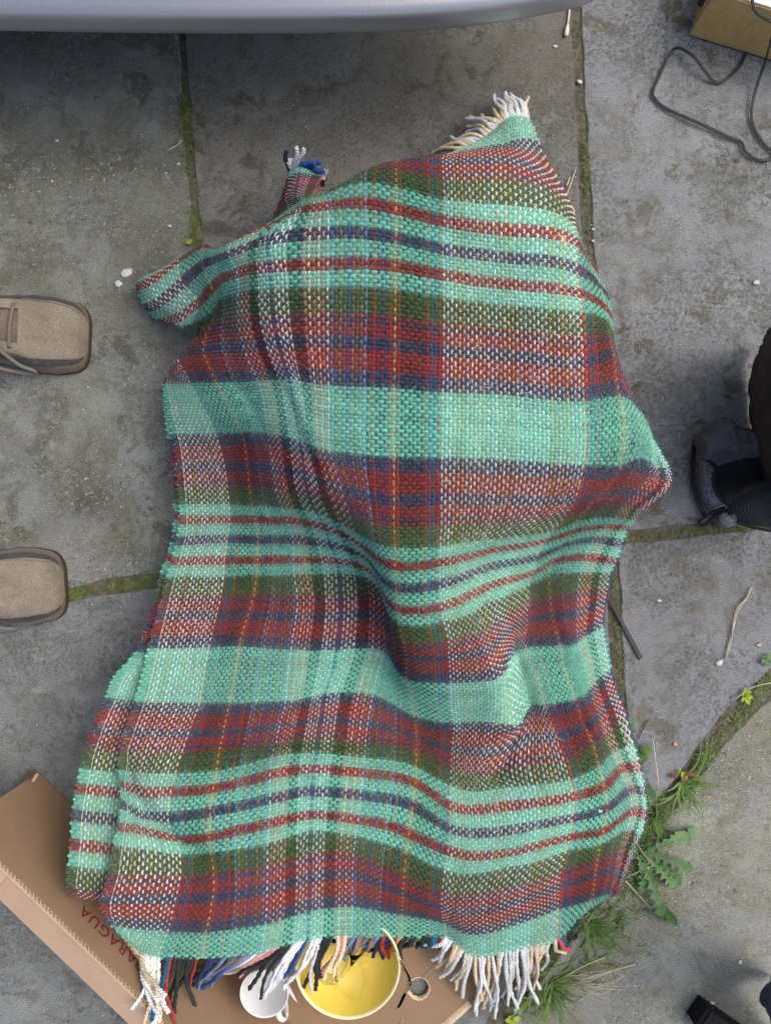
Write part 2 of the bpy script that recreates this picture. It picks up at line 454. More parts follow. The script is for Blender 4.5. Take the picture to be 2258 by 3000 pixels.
# ================================================================== moss and grass in the joints (beyond counting)
class Blades:
    def __init__(s): s.V = []; s.F = []
    def blade(s, p, ang, L, w, lift, droop, seg=4, curl=0.0):
        d = Vector((math.cos(ang), math.sin(ang), 0)); side = Vector((-d.y, d.x, 0))
        b = len(s.V)
        for k in range(seg + 1):
            t = k / seg
            a2 = curl * t * t
            dd = d * math.cos(a2) + side * math.sin(a2)
            q = p + dd * (L * t * math.cos(lift)) + Vector((0, 0, L * (math.sin(lift) * t - droop * t * t)))
            q.z = max(q.z, p.z * .3 + .0006)
            ww = w * (1 - t ** 1.6) * (.55 + .45 * min(1, t * 4)) * .5 + .00008
            s.V.append(q - side * ww); s.V.append(q + side * ww + Vector((0, 0, ww * .5)))
        for k in range(seg): s.F.append((b + 2 * k, b + 2 * k + 1, b + 2 * k + 3, b + 2 * k + 2))
    def build(s, name, mat, parent=None): return mk(name, s.V, s.F, mat, parent)

def along(path, t):
    t = max(0, min(.9999, t)) * (len(path) - 1); k = int(t); f = t - k
    a, b = path[k], path[k + 1]
    return Vector((a[0] + (b[0] - a[0]) * f, a[1] + (b[1] - a[1]) * f, 0))

def moss_strip(path, n, wpx, dens, label, tall=.0055):
    B = Blades()
    for _ in range(n):
        t = random.random()
        if random.random() > dens(t): continue
        p = along(path, t); g = random.gauss(0, wpx * .5)
        p = at(p.x + g, p.y + random.gauss(0, wpx * .4), -.003 + random.random() * .003 if abs(g) < wpx * .55 else -.001)
        for _ in range(3):
            B.blade(p + Vector((random.gauss(0, .0015), random.gauss(0, .0015), 0)), random.uniform(0, 6.28), random.uniform(.4, 1.2) * tall, random.uniform(.0008, .0018), random.uniform(.3, 1.3), random.uniform(.2, .6), 2)
    o = B.build('moss', M['moss']); tag(o, label, 'moss', kind='stuff'); return o

moss_strip([(538, 290), (545, 350), (556, 480), (566, 600), (574, 690), (580, 720)], 1300, 16, lambda t: .1 + .8 * (math.sin(t * 9) * .5 + .5), 'green moss filling the paving joint that runs under the car bumper')
moss_strip([(1692, 80), (1700, 300), (1712, 430), (1718, 560), (1730, 760), (1745, 900)], 900, 9, lambda t: .15 + .85 * max(0, math.sin(t * 11 + 2.4)) ** 2, 'patchy moss in the paving joint beside the cotton swab')
moss_strip([(160, 1748), (250, 1733), (330, 1722), (420, 1710), (470, 1705)], 700, 13, lambda t: .5 + .5 * math.sin(t * 12), 'moss along the joint at the toe of the lower shoe')
moss_strip([(1790, 1590), (1830, 1582), (2000, 1563), (2120, 1553), (2258, 1537)], 800, 10, lambda t: .25 + .75 * max(0, math.sin(t * 8)), 'moss in the level joint under the black bag')
moss_strip([(1795, 1640), (1808, 1800), (1816, 2000), (1830, 2200), (1850, 2400)], 900, 12, lambda t: .2 + .6 * t, 'moss in the upright joint beside the black plastic strip')
moss_strip([(2258, 1985), (2180, 2070), (2080, 2200), (2000, 2310), (1900, 2430), (1800, 2580), (1650, 2760), (1500, 2930)], 1900, 20, lambda t: .25 + .55 * (math.sin(t * 23) * .5 + .5), 'thick moss along the slanting joint of the rough slab')

def grass_patch(spots, label, kind='stuff', name='grass'):
    B = Blades()
    for (x, y, spread, n, L, w) in spots:
        for _ in range(int(n * .42)):
            p = at(x + random.gauss(0, spread * 1.25), y + random.gauss(0, spread), -.003)
            B.blade(p, random.uniform(0, 6.28), L * random.uniform(.35, 1.1), w * random.uniform(.8, 1.7), random.uniform(.2, 1.1), random.uniform(.15, .55), 5, random.uniform(-.9, .9))
    o = B.build(name, M['grass']); tag(o, label, 'grass', kind=kind); return o

grass_patch([(1900, 2420, 22, 70, .04, .0016), (1860, 2480, 30, 90, .04, .0016), (1925, 2330, 18, 40, .035, .0018), (2020, 2290, 16, 34, .03, .0016), (2075, 2205, 14, 40, .028, .0016), (2160, 2105, 14, 40, .025, .0014), (2235, 2000, 14, 34, .024, .0014),
             (1840, 2570, 24, 90, .04, .0018), (1880, 2560, 30, 90, .03, .0016), (1905, 2460, 26, 90, .035, .0018), (1870, 2640, 30, 70, .03, .0014), (1800, 2650, 26, 80, .04, .0018), (1845, 2330, 12, 40, .03, .0016), (1770, 2690, 30, 80, .05, .0018), (1720, 2780, 24, 60, .06, .0020), (1640, 2860, 26, 80, .06, .002), (1560, 2930, 30, 70, .06, .002), (1790, 2740, 24, 50, .05, .002)],
            'loose green grass growing along the slanting joint beside the blanket hem')
grass_patch([(232, 1732, 15, 46, .022, .0014), (330, 1720, 12, 20, .016, .0012), (440, 1690, 14, 40, .02, .0014)], 'short grass sprouting from the joint at the lower shoe')
grass_patch([(545, 420, 10, 22, .018, .001), (560, 640, 10, 24, .02, .001), (545, 690, 10, 26, .02, .0012), (1722, 560, 6, 10, .015, .001), (2150, 1548, 8, 14, .012, .001), (2060, 1560, 8, 14, .014, .001)], 'sparse fine grass in the upright paving joints')

# ================================================================== the parked car: only its lower front bumper reaches into view
LIP = [(-2300, -160), (-2000, -20), (-1500, 45), (-900, 72), (-300, 88), (0, 96), (300, 101), (600, 104), (900, 104), (1130, 100), (1350, 86), (1500, 66), (1620, 44), (1700, 24), (1760, -6), (1830, -70), (1880, -200)]
lip = catmull([at(x, y, .20) for x, y in LIP], 5)
car = empty('parked_car', (-.5, 1.2, 0)); tag(car, 'silver car whose rounded front bumper overhangs the paving', 'car')
def sweep(name, prof, mat, parent):
    V = []; F = []; m = len(prof); n = len(lip)
    for k, p in enumerate(lip):
        t = lip[min(k + 1, n - 1)] - lip[max(k - 1, 0)]; t.normalize(); nr = Vector((-t.y, t.x, 0))   # inward (towards the car)
        for (o, z) in prof: V.append(Vector((p.x, p.y, 0)) + nr * o + Vector((0, 0, z)))
    for k in range(n - 1):
        for a in range(m - 1): F.append((k * m + a, (k + 1) * m + a, (k + 1) * m + a + 1, k * m + a + 1))
    return mk(name, V, F, mat, parent)
bump = sweep('bumper', [(.05, .196), (.012, .196), (.004, .198), (.001, .202), (-.001, .212), (-.003, .226), (-.0035, .233), (-.001, .2385), (.006, .242), (.018, .246), (.032, .253), (.046, .265), (.055, .281), (.061, .303), (.064, .34), (.06, .38), (.058, .42), (.066, .47), (.085, .505), (.12, .52)], M['paint'], car)
sweep('underside', [(.05, .197), (.09, .19), (.4, .185), (.9, .185), (1.6, .185)], M['car_plastic'], car)
sweep('bonnet', [(.10, .53), (.16, .60), (.28, .66), (.55, .72), (.95, .78)], M['paint'], car)
sweep('grille', [(.115, .521), (.13, .523), (.128, .55), (.11, .57), (.12, .575)], M['car_plastic'], car)
for sx in (-1.1, .05):
    V = []; F = []
    hl = lathe('headlight', [(.001, .012), (.05, .01), (.085, 0), (.09, -.02)], M['glass'], car, 24, (0, 0, 0))
    hl.location = (sx, .76, .5); hl.rotation_euler = (R(80), 0, 0)
    w = lathe('wheel', [(.06, .08), (.17, .085), (.2, .09), (.29, .085), (.3, .05), (.3, -.09), (.28, -.1)], M['rubber'], car, 40)
    w.location = (sx + (-.12 if sx < 0 else -.06), 1.35, .3); w.rotation_euler = (0, R(90 if sx > 0 else -90), 0)

# ================================================================== wooden appliance, its top coloured white for reflected sky, and its black flex
A = at(2013, 108, 0); e1 = Vector((.957, -.29, 0)); e2 = Vector((.29, .957, 0)); W_, D_, H_ = .25, .22, .088
spk = empty('wooden_box', A + e1 * .12 + e2 * .1); tag(spk, 'varnished wooden box with black rubber feet and a glossy top coloured white as reflected sky', 'wooden box')
def obox(name, o, ax, ay, az, mat, parent, bev=.0015):
    bm = bmesh.new(); bmesh.ops.create_cube(bm, size=1)
    for v in bm.verts: v.co = o + ax * (v.co.x + .5) + ay * (v.co.y + .5) + az * (v.co.z + .5)
    if bev: bmesh.ops.bevel(bm, geom=bm.edges[:], offset=bev, segments=2, affect='EDGES', profile=.6)
    bmesh.ops.recalc_face_normals(bm, faces=bm.faces[:])
    return bm_obj(name, bm, mat, parent, False)
Z = Vector((0, 0, 1)); t_ = .012
obox('front_board', A + Z * .004, e1 * W_, e2 * t_, Z * (H_ - .004), M['wood'], spk)
obox('back_board', A + e2 * (D_ - t_) + Z * .004, e1 * W_, e2 * t_, Z * (H_ - .004), M['wood'], spk)
obox('side_board', A + e2 * (t_ + .0004) + Z * .004, e1 * t_, e2 * (D_ - 2 * t_ - .0008), Z * (H_ - .004), M['wood'], spk)
obox('side_board', A + e1 * (W_ - t_) + e2 * (t_ + .0004) + Z * .004, e1 * t_, e2 * (D_ - 2 * t_ - .0008), Z * (H_ - .004), M['wood'], spk)
obox('base_board', A + e1 * t_ + e2 * t_ + Z * .006, e1 * (W_ - 2 * t_), e2 * (D_ - 2 * t_), Z * .008, M['wood'], spk)
obox('top_panel', A + e1 * .0015 + e2 * .0015 + Z * (H_ + .0005), e1 * (W_ - .003), e2 * (D_ - .003), Z * .003, M['white_sky_gloss'], spk)
for (u, h) in ((.03, .034), (.085, .066), (.15, .034)):
    ft = lathe('rubber_foot', [(.0005, .006), (.006, .006), (.0078, .004), (.0085, 0)], M['rubber'], spk, 20)
    q = A + e2 * u + Z * h - e1 * .0003
    ft.location = q - Vector(spk.location) + Vector(spk.location); ft.rotation_euler = (0, R(-90), math.atan2(e1.y, e1.x))
    ft.matrix_parent_inverse = Matrix.Translation(-Vector(spk.location))
cab = [(2195, 140, .004), (2178, 168, .004), (2162, 198, .004), (2118, 238, .004), (2090, 238, .005), (2062, 205, .012), (2030, 165, .016), (1990, 141, .012), (1964, 152, .006), (1936, 210, .004), (1912, 266, .004), (1918, 290, .004), (1950, 318, .004), (2010, 345, .006), (2080, 376, .006), (2140, 404, .004), (2170, 416, .004), (2180, 440, .005), (2206, 462, .004), (2238, 470, .004), (2262, 462, .004), (2262, 445, .004), (2235, 420, .004), (2206, 372, .004), (2200, 320, .006), (2216, 250, .012), (2240, 180, .03), (2258, 110, .07), (2264, 70, .096), (2230, 48, .097), (2206, 22, .097), (2202, -30, .097)]
cpath = catmull([at(*c) for c in cab], 7)
cable = empty('power_cable', at(2000, 345, 0)); tag(cable, 'thin black twin-core flex looped on the paving beside the wooden box', 'cable')
def offset_path(path, d):
    out = []
    for k, p in enumerate(path):
        t = path[min(k + 1, len(path) - 1)] - path[max(k - 1, 0)]; s = Vector((-t.y, t.x, 0)); s = s.normalized() if s.length > 1e-9 else s
        out.append(p + s * d)
    return out
tube('cable_core', offset_path(cpath, .0009), .0012, M['cable'], cable, 8)
tube('cable_core', offset_path(cpath, -.0009), .0012, M['cable'], cable, 8)

# ================================================================== the shoes
def shoe(tip, ang, label, laced, seed):
    """lofted suede lace-up; x runs from toe tip backwards"""
    L = .285
    st = [(0, .020), (.006, .031), (.02, .0405), (.05, .0475), (.14, .0530), (.22, .053), (.32, .049), (.42, .0435), (.55, .040), (.7, .040), (.85, .0385), (.95, .031), (1, .016)]
    hp = [(0, .002), (.008, .010), (.025, .020), (.06, .030), (.12, .038), (.2, .043), (.3, .053), (.42, .066), (.55, .078), (.7, .082), (.85, .086), (.95, .086), (1, .072)]
    f = lambda tb, t: float(np.interp(t, [a for a, _ in tb], [b for _, b in tb]))
    ca, sa = math.cos(ang), math.sin(ang)
    def wp(x, y, z): return Vector((tip.x - x * ca - y * sa, tip.y - x * sa + y * ca, z))
    root = empty('shoe', wp(L / 2, 0, 0)); tag(root, label, 'shoe', 'pair of suede shoes')
    n, m = 48, 24
    ts = [(k / n) ** 1.4 for k in range(n + 1)]
    def surf(t, a, o=0.0):
        w = f(st, t) + o; h = f(hp, t) + o
        cy = -math.cos(a); sz = math.sin(a)
        y = w * math.copysign(abs(cy) ** .62, cy); z = .008 + h * sz ** .72
        cr = .0012 * math.sin(t * 90 + 2 * y * 60) * max(0, 1 - abs(t - .26) / .08)
        return wp(L * t, y + .004 * math.sin(t * 3), z + cr + .0006 * mnoise.noise(Vector((t * 30, a * 4, seed))))
    V = []; F = []
    for t in ts:
        for k in range(m + 1): V.append(surf(t, math.pi * k / m))
    for k in range(n):
        for s in range(m):
            tm = ts[k]; am = (s + .5) / m
            if tm > .56 and tm < .93 and .30 < am < .70: continue
            if .27 < tm <= .56 and .42 < am < .58: continue
            F.append((k * (m + 1) + s, (k + 1) * (m + 1) + s, (k + 1) * (m + 1) + s + 1, k * (m + 1) + s + 1))
    up = mk('upper', V, F, M['suede_side'], root)
    def strip(name, a0, a1, t0, t1, o, mat, wavy=0.0):
        V = []; F = []; nn, mm = 40, 6
        for k in range(nn + 1):
            t = t0 + (t1 - t0) * (k / nn) ** 1.2
            for s in range(mm + 1):
                b0 = a0 + wavy * math.sin(t * 16 + 1); b1 = a1 + wavy * math.sin(t * 13)
                edge = .0009 if 0 < s < mm else -.0002
                V.append(surf(t, b0 + (b1 - b0) * s / mm, o if 0 < s < mm else o - .0012))
        for k in range(nn):
            for s in range(mm): F.append((k * (mm + 1) + s, (k + 1) * (mm + 1) + s, (k + 1) * (mm + 1) + s + 1, k * (mm + 1) + s + 1))
        return mk(name, V, F, mat, root)
    strip('vamp', .265 * math.pi, .735 * math.pi, .0, .265, .0016, M['suede'])
    strip('side_stripe', .18 * math.pi, .28 * math.pi, .012, .9, .0011, M['shoe_stripe'], .05)
    strip('side_stripe', .72 * math.pi, .82 * math.pi, .012, .9, .0011, M['shoe_stripe'], .05)
    strip('eyelet_panel', .29 * math.pi, .41 * math.pi, .25, .56, .0018, M['suede'])
    strip('eyelet_panel', .59 * math.pi, .71 * math.pi, .25, .56, .0018, M['suede'])
    strip('tongue', .41 * math.pi, .59 * math.pi, .25, .62, -.001, M['suede_side'])
    # stitched seams
    for a0 in (.305, .695):
        pts = [surf(.02 + .24 * k / 50, a0 * math.pi, .0022) + Vector((0, 0, .0004 * (k % 2))) for k in range(51)]
        tube('seam', pts, .0006, M['suede'], root, 5)
    # sole
    out = []
    for k in range(60):
        t = .5 - .5 * math.cos(math.pi * k / 59)
        out.append((L * (t * 1.004 - .002), f(st, t) + .0006))
    ring = [(x, y) for x, y in out] + [(x, -y) for x, y in reversed(out)]
    V = []; F = []; nr = len(ring)
    for (z, o) in ((0, -.002), (.0015, 0), (.008, .0005), (.0105, -.002)):
        for (x, y) in ring: V.append(wp(x, y * (1 + o * 12) + .004 * math.sin(x / L * 3), z))
    for l in range(3):
        for k in range(nr): k2 = (k + 1) % nr; F.append((l * nr + k, l * nr + k2, (l + 1) * nr + k2, (l + 1) * nr + k))
    F.append(tuple(3 * nr + k for k in range(nr))); F.append(tuple(reversed(range(nr))))
    mk('sole', V, F, M['sole'], root)
    V = [wp(L * t, y * f(st, t) * .8, .022) for t in np.linspace(.5, .97, 12) for y in (-1, 1)]
    mk('insole', V, [(2 * k, 2 * k + 1, 2 * k + 3, 2 * k + 2) for k in range(11)], M['lining'], root)
    # laces
    for k, t in enumerate((.30, .36, .42, .48, .54)):
        a = surf(t, .385 * math.pi, .003); b = surf(t + (.02 if k % 2 else -.012), .615 * math.pi, .003); mid = (a + b) / 2 + Vector((0, 0, .004))
        tube('lace', catmull([a - Z * .003, a, mid, b, b - Z * .003], 5), .0026, M['lace'], root, 8, .55)
    if laced:
        lp = [surf(.44, .52 * math.pi, .005), surf(.36, .40 * math.pi, .008), surf(.27, .24 * math.pi, .010), surf(.215, .165 * math.pi, .008), surf(.225, .10 * math.pi, .008), surf(.30, .09 * math.pi, .010), surf(.40, .16 * math.pi, .012), surf(.47, .40 * math.pi, .008), surf(.46, .5 * math.pi, .006)]
        tube('lace_loop', catmull(lp, 7), .0026, M['lace'], root, 8, .6)
    return root
shoe(at(264, 993, .006), R(-2), 'taupe suede shoe with a loose lace loop, toe towards the blanket', True, 1.0)
shoe(at(194, 1712, .006), R(4), 'taupe suede shoe with plain toe standing on the mossy joint', True, 5.0)

# ================================================================== black bag at the right
bag = empty('bag', at(2300, 1400, 0)); tag(bag, 'black nylon bag with open pouch, zip and net side pocket', 'bag')
def G(rows): return [[at(*p) for p in r] for r in rows]
grid_patch('bag_body', G([
    [(2245, 1000, .02), (2262, 960, .10), (2330, 900, .20), (2450, 860, .22)],
    [(2203, 1090, .01), (2235, 1085, .14), (2330, 1060, .23), (2450, 1040, .25)],
    [(2198, 1140, .005), (2222, 1180, .13), (2320, 1200, .23), (2450, 1200, .26)],
    [(2208, 1240, .005), (2232, 1280, .12), (2320, 1320, .21), (2450, 1340, .24)],
    [(2225, 1300, .005), (2250, 1380, .10), (2330, 1440, .18), (2450, 1480, .20)],
    [(2240, 1400, .004), (2260, 1470, .06), (2340, 1540, .08), (2450, 1580, .06)]]), M['bag_brown'], bag, 9, .003, .005, 1)
tube('piping', catmull([at(*p) for p in ((2204, 1092, .03), (2214, 1150, .09), (2230, 1200, .12), (2256, 1250, .14), (2300, 1300, .16))], 6), .0012, M['strap'], bag)
grid_patch('pouch_outer', G([
    [(2034, 1290, .006), (2050, 1262, .018), (2080, 1243, .03), (2122, 1224, .035), (2160, 1248, .04), (2216, 1254, .05), (2270, 1262, .06)],
    [(2032, 1312, .02), (2058, 1292, .045), (2090, 1276, .06), (2126, 1262, .066), (2166, 1272, .075), (2218, 1278, .085), (2272, 1282, .09)],
    [(2036, 1336, .03), (2060, 1326, .055), (2086, 1312, .07), (2124, 1302, .075), (2166, 1306, .085), (2220, 1310, .09), (2274, 1308, .10)],
    [(2042, 1346, .03), (2060, 1344, .05), (2082, 1354, .05), (2106, 1366, .04), (2160, 1350, .05), (2222, 1340, .06), (2276, 1330, .07)]]), M['bag_pouch'], bag, 9, .002, .007, 4)
grid_patch('pouch_floor', G([
    [(2085, 1350, .03), (2140, 1345, .035), (2200, 1335, .045), (2280, 1320, .06)],
    [(2090, 1390, .012), (2140, 1390, .014), (2200, 1385, .02), (2280, 1380, .03)],
    [(2096, 1430, .010), (2140, 1430, .010), (2200, 1430, .012), (2280, 1420, .02)],
    [(2110, 1470, .012), (2150, 1470, .010), (2210, 1470, .010), (2280, 1470, .012)]]), M['bag'], bag, 6, .002, .003, 8)
grid_patch('pouch_lining', G([
    [(2052, 1342, .028), (2066, 1346, .034), (2082, 1356, .036)],
    [(2040, 1378, .014), (2062, 1376, .032), (2088, 1380, .04)],
    [(2040, 1420, .012), (2062, 1416, .034), (2084, 1412, .042)],
    [(2052, 1460, .010), (2074, 1456, .032), (2098, 1448, .04)],
    [(2070, 1494, .008), (2096, 1486, .024), (2126, 1478, .034)]]), M['bag_lining'], bag, 6, .002, .003, 2)
tube('pouch_rim', catmull([at(*p) for p in ((2050, 1342, .034), (2068, 1342, .04), (2084, 1354, .044), (2094, 1376, .048), (2088, 1410, .05), (2098, 1444, .048), (2118, 1468, .044), (2136, 1484, .042))], 6), .0026, M['strap'], bag)
zp = catmull([at(*p) for p in ((2034, 1290, .012), (2029, 1340, .01), (2028, 1380, .009), (2031, 1422, .009), (2044, 1470, .009), (2062, 1510, .009))], 8)
zipper = tube('zip_tape', zp, .0032, M['strap'], bag, 8, .6)
for k in range(0, len(zp) - 1, 1):
    p = zp[k]; q = zp[k + 1]; d = (q - p).normalized(); s = Vector((-d.y, d.x, 0))
    obox('zip_tooth', p - d * .0006 - s * .0036 + Z * .0006, d * .0013, s * .004, Z * .0022, M['rubber'], zipper, 0)
grid_patch('net_pocket', G([
    [(2132, 1478, .036), (2170, 1452, .06), (2215, 1422, .075), (2280, 1392, .085)],
    [(2138, 1496, .03), (2176, 1478, .06), (2220, 1456, .082), (2282, 1430, .095)],
    [(2146, 1512, .018), (2184, 1508, .044), (2226, 1496, .066), (2284, 1486, .08)],
    [(2158, 1526, .006), (2192, 1536, .02), (2232, 1544, .03), (2288, 1558, .035)]]), M['net'], bag, 8, .002, .001, 6)
tube('pocket_binding', catmull([at(*p) for p in ((2130, 1474, .04), (2136, 1500, .03), (2156, 1528, .008), (2195, 1542, .012), (2260, 1556, .02))], 6), .0022, M['strap'], bag)
tube('pull_loop', catmull([at(*p) for p in ((2124, 1486, .034), (2098, 1496, .026), (2066, 1512, .02), (2046, 1530, .016), (2056, 1540, .014), (2078, 1524, .018), (2104, 1506, .024), (2128, 1492, .03))], 6), .0024, M['strap'], bag, 8, .5)
lathe('bottle_cap', [(.0005, .022), (.010, .022), (.013, .019), (.0135, .004), (.0125, 0)], M['bag_lining'], bag, 24, tuple(at(2112, 1518, .004)))

# ================================================================== dark case, and cloth raised to shade the lower right
c0 = at(2072, 2964, .03)
case = empty('black_case', at(2160, 3080, 0)); tag(case, 'black cloth case with a blunt square end on the lichened slab', 'case')
d1 = (at(2176, 3036, .03) - c0).normalized(); d2 = (at(2042, 3004, .03) - c0).normalized(); d2 = (d2 - d1 * d2.dot(d1)).normalized()
obox('case_body', c0 - Z * .028, d1 * .3, d2 * .024, Z * .03, M['case'], case, .004)
obox('case_lid', c0 + d1 * .052 - d2 * .0035 + Z * .0022, d1 * .245, d2 * .031, Z * .004, M['case'], case, .0018)
jn = empty('shade_cloth', at(2330, 2960, 0)); tag(jn, 'blue-grey cloth bundle raised out of view to shade the edge of the lichened slab', 'cloth')  # extra height added out of view so the bundle darkens this corner
grid_patch('shade_cloth_fold', G([
    [(2262, 2860, .004), (2300, 2850, .10), (2380, 2840, .24), (2500, 2860, .28)],
    [(2240, 2915, .03), (2290, 2905, .18), (2400, 2890, .36), (2600, 2900, .40)],
    [(2252, 2960, .03), (2310, 2990, .20), (2420, 3000, .40), (2640, 3060, .42)],
    [(2285, 3060, .004), (2360, 3120, .16), (2460, 3180, .28), (2600, 3260, .28)]]), M['denim'], jn, 7, .003, .006, 9)

# ================================================================== cardboard box with crockery
bx = empty('cardboard_box', at(520, 2800, 0)); tag(bx, 'open brown cardboard box with red lettering and outward flaps', 'cardboard box')
B0 = at(115, 2262, 0); wd = Vector((.72, -.694, 0)).normalized(); wn_ = Vector((wd.y, -wd.x, 0)) * -1   # inward normal
if wn_.x < 0: wn_ = -wn_
WL, WH, LEAN = .60, .15, .022
def wall_pt(s, h, o=0.0): return B0 + wd * s + Z * (.002 + h) - wn_ * (LEAN * h / WH) + wn_ * o
def sheet_box(name, c, mat, parent):
    """six-sided board from its eight corners"""
    return mk(name, c, [(0, 1, 2, 3), (7, 6, 5, 4), (0, 4, 5, 1), (1, 5, 6, 2), (2, 6, 7, 3), (3, 7, 4, 0)], mat, parent, False)
T = .0075
def board(name, P, nrm, thick, matA, parent):
    """corrugated board: two liners, and a wavy flute between them showing at the long edge P[3]-P[2]"""
    lt = .0009
    q = [Vector(p) for p in P]
    inner = sheet_box(name, [*(p for p in q), *(p - nrm * lt for p in q)], matA, parent)
    sheet_box('liner', [*(p - nrm * (thick - lt) for p in q), *(p - nrm * thick for p in q)], M['card'], inner)
    for (ea, eb, ca_, cb_) in ((q[3], q[2], q[0], q[1]),):
        Ln = (eb - ea).length; n = int(Ln / .0062) * 2; V = []; F = []
        for k in range(n + 1):
            t = k / n; e = ea.lerp(eb, t); c = ca_.lerp(cb_, t); dn = (c - e).normalized()
            o = lt + (thick - 2 * lt) * (.5 + .5 * math.cos(math.pi * k)) + random.uniform(-.0003, .0003)
            j = random.uniform(0, .0008)
            for l in (0, 1): V.append(e + dn * (j + l * .03) - nrm * min(max(o, lt), thick - lt))
        for k in range(n): F.append((2 * k, 2 * k + 1, 2 * k + 3, 2 * k + 2))
        fl = mk('flute', V, F, M['card_edge'], inner, False)
        md = fl.modifiers.new('s', 'SOLIDIFY'); md.thickness = .0007; md.offset = 0
        # filler so the edge reads as board, set back
        sheet_box('edge_core', [ea + (ca_ - ea).normalized() * .012 - nrm * lt, eb + (cb_ - eb).normalized() * .012 - nrm * lt, eb + (cb_ - eb).normalized() * .02 - nrm * lt, ea + (ca_ - ea).normalized() * .02 - nrm * lt,
                                ea + (ca_ - ea).normalized() * .012 - nrm * (thick - lt), eb + (cb_ - eb).normalized() * .012 - nrm * (thick - lt), eb + (cb_ - eb).normalized() * .02 - nrm * (thick - lt), ea + (ca_ - ea).normalized() * .02 - nrm * (thick - lt)], M['card_shade'], inner)
    return inner
wall = board('side_wall', [wall_pt(0, 0), wall_pt(WL, 0), wall_pt(WL, WH), wall_pt(0.0 - .01, WH)], wn_, T, M['card_shade'], bx)
# outward flaps along the top edge
def flap(name, s0, s1, w0, w1, drop, mat=None, o=-T - .0006):
    a = wall_pt(s0, WH - .003, o); b = wall_pt(s1, WH - .003, o)
    q = [a, b, b - wn_ * w1 - Z * drop, a - wn_ * w0 - Z * drop]
    nr = (q[1] - q[0]).cross(q[3] - q[0]).normalized(); nr = nr if nr.z > 0 else -nr
    return sheet_box(name, [*q, *(p - nr * .004 for p in q)], mat or M['card'], bx)
flap('outer_flap', .075, .41, .044, .044, .02)
flap('outer_flap', .412, .60, .046, .05, .03)
flap('outer_flap', -.05, .0745, .105, .105, .03)
# folded end flap lying to the left of the wall's end
e0 = at(106, 2266, .012)
q = [at(108, 2264, .012), at(-4, 2452, .09), at(-140, 2560, .07), at(-90, 2420, .004)]
nr = (q[1] - q[0]).cross(q[3] - q[0]).normalized(); nr = nr if nr.z > 0 else -nr
ef = sheet_box('end_flap', [*q, *(p - nr * .004 for p in q)], M['card'], bx)
for k in range(3):
    off = Vector((-.003 - .0035 * k, .001, .0015 - .002 * k))
    tube('flap_ply', [q[0] + off, (q[0] + q[1]) / 2 + off + Vector((.001, 0, .001)), q[1] + off], .0012, M['card_shade'], ef, 6)
# inner flap leaning behind the wall, cut edge upwards
ia0, ib0 = at(318, 2692, .125), at(414, 2826, .125)
dn = Vector((.35, .25, -1)).normalized()
board('inner_flap', [ia0 + dn * .09, ib0 + dn * .09, ib0, ia0], (ib0 - ia0).cross(dn).normalized() * (1 if (ib0 - ia0).cross(dn).x < 0 else -1), .0055, M['card_shade'], bx)
# floor with its round hole
fz = .012
def circ(cx, cy, r, n=32): return [Vector((cx + r * math.cos(2 * math.pi * k / n), cy + r * math.sin(2 * math.pi * k / n), fz)) for k in range(n)]
hole_c = at(1226, 2896, fz); HR = .0155
fl_out = [at(470, 2560, fz), at(1180, 2560, fz), at(1560, 2740, fz), at(1378, 2940, fz), at(1260, 3046, fz), at(1000, 3300, fz), at(760, 3230, fz), at(480, 2880, fz), at(300, 2650, fz)]
bm = bmesh.new()
ov = [bm.verts.new(p) for p in fl_out]; oe = [bm.edges.new((ov[k], ov[(k + 1) % len(ov)])) for k in range(len(ov))]
hv = [bm.verts.new(p) for p in circ(hole_c.x, hole_c.y, HR)]; he = [bm.edges.new((hv[k], hv[(k + 1) % len(hv)])) for k in range(len(hv))]
bmesh.ops.triangle_fill(bm, use_beauty=True, edges=oe + he)
r = bmesh.ops.extrude_face_region(bm, geom=bm.faces[:])
for v in [g for g in r['geom'] if isinstance(g, bmesh.types.BMVert)]: v.co.z -= .006
bmesh.ops.recalc_face_normals(bm, faces=bm.faces[:])
floor = bm_obj('box_floor', bm, M['card_shade'], bx, False)
V = []; F = []
for k in range(48):
    a = 2 * math.pi * k / 48; rr = HR + random.uniform(-.0012, .0006)
    for (dr, zz_) in ((.0012, .0006), (-.0006, .0004), (-.001, -.006)): V.append((hole_c.x + (rr + dr) * math.cos(a), hole_c.y + (rr + dr) * math.sin(a), fz + zz_))
for k in range(48):
    k2 = (k + 1) % 48
    for l in (0, 1): F.append((k * 3 + l, k2 * 3 + l, k2 * 3 + l + 1, k * 3 + l + 1))
mk('torn_hole_edge', V, F, M['card_edge'], floor)
ra, rb = at(1376, 2941, fz + .003), at(1240, 3063, fz + .003)
pts = []
n = 60
V = []; F = []
for k in range(n + 1):
    p = ra.lerp(rb, k / n); s = (rb - ra).normalized(); nn = Vector((s.y, -s.x, 0)); w = .0045 + random.uniform(-.0008, .0008)
    V += [p - nn * w + Z * random.uniform(-.0004, .0006), p + nn * w * .2 + Z * (.0014 if k % 2 else -.001), p + nn * w - Z * .004]
for k in range(n):
    for l in (0, 1): F.append((3 * k + l, 3 * k + l + 1, 3 * k + l + 4, 3 * k + l + 3))
mk('cut_edge', V, F, M['card_edge'], floor)
for a, b in (((1290, 2810), (1235, 2866)), ((1180, 2985), (1170, 3000))):
    tube('crease', [at(*a, fz + .0004), at((a[0] + b[0]) / 2 + 3, (a[1] + b[1]) / 2, fz + .0006), at(*b, fz + .0004)], .0007, M['card'], floor, 5)
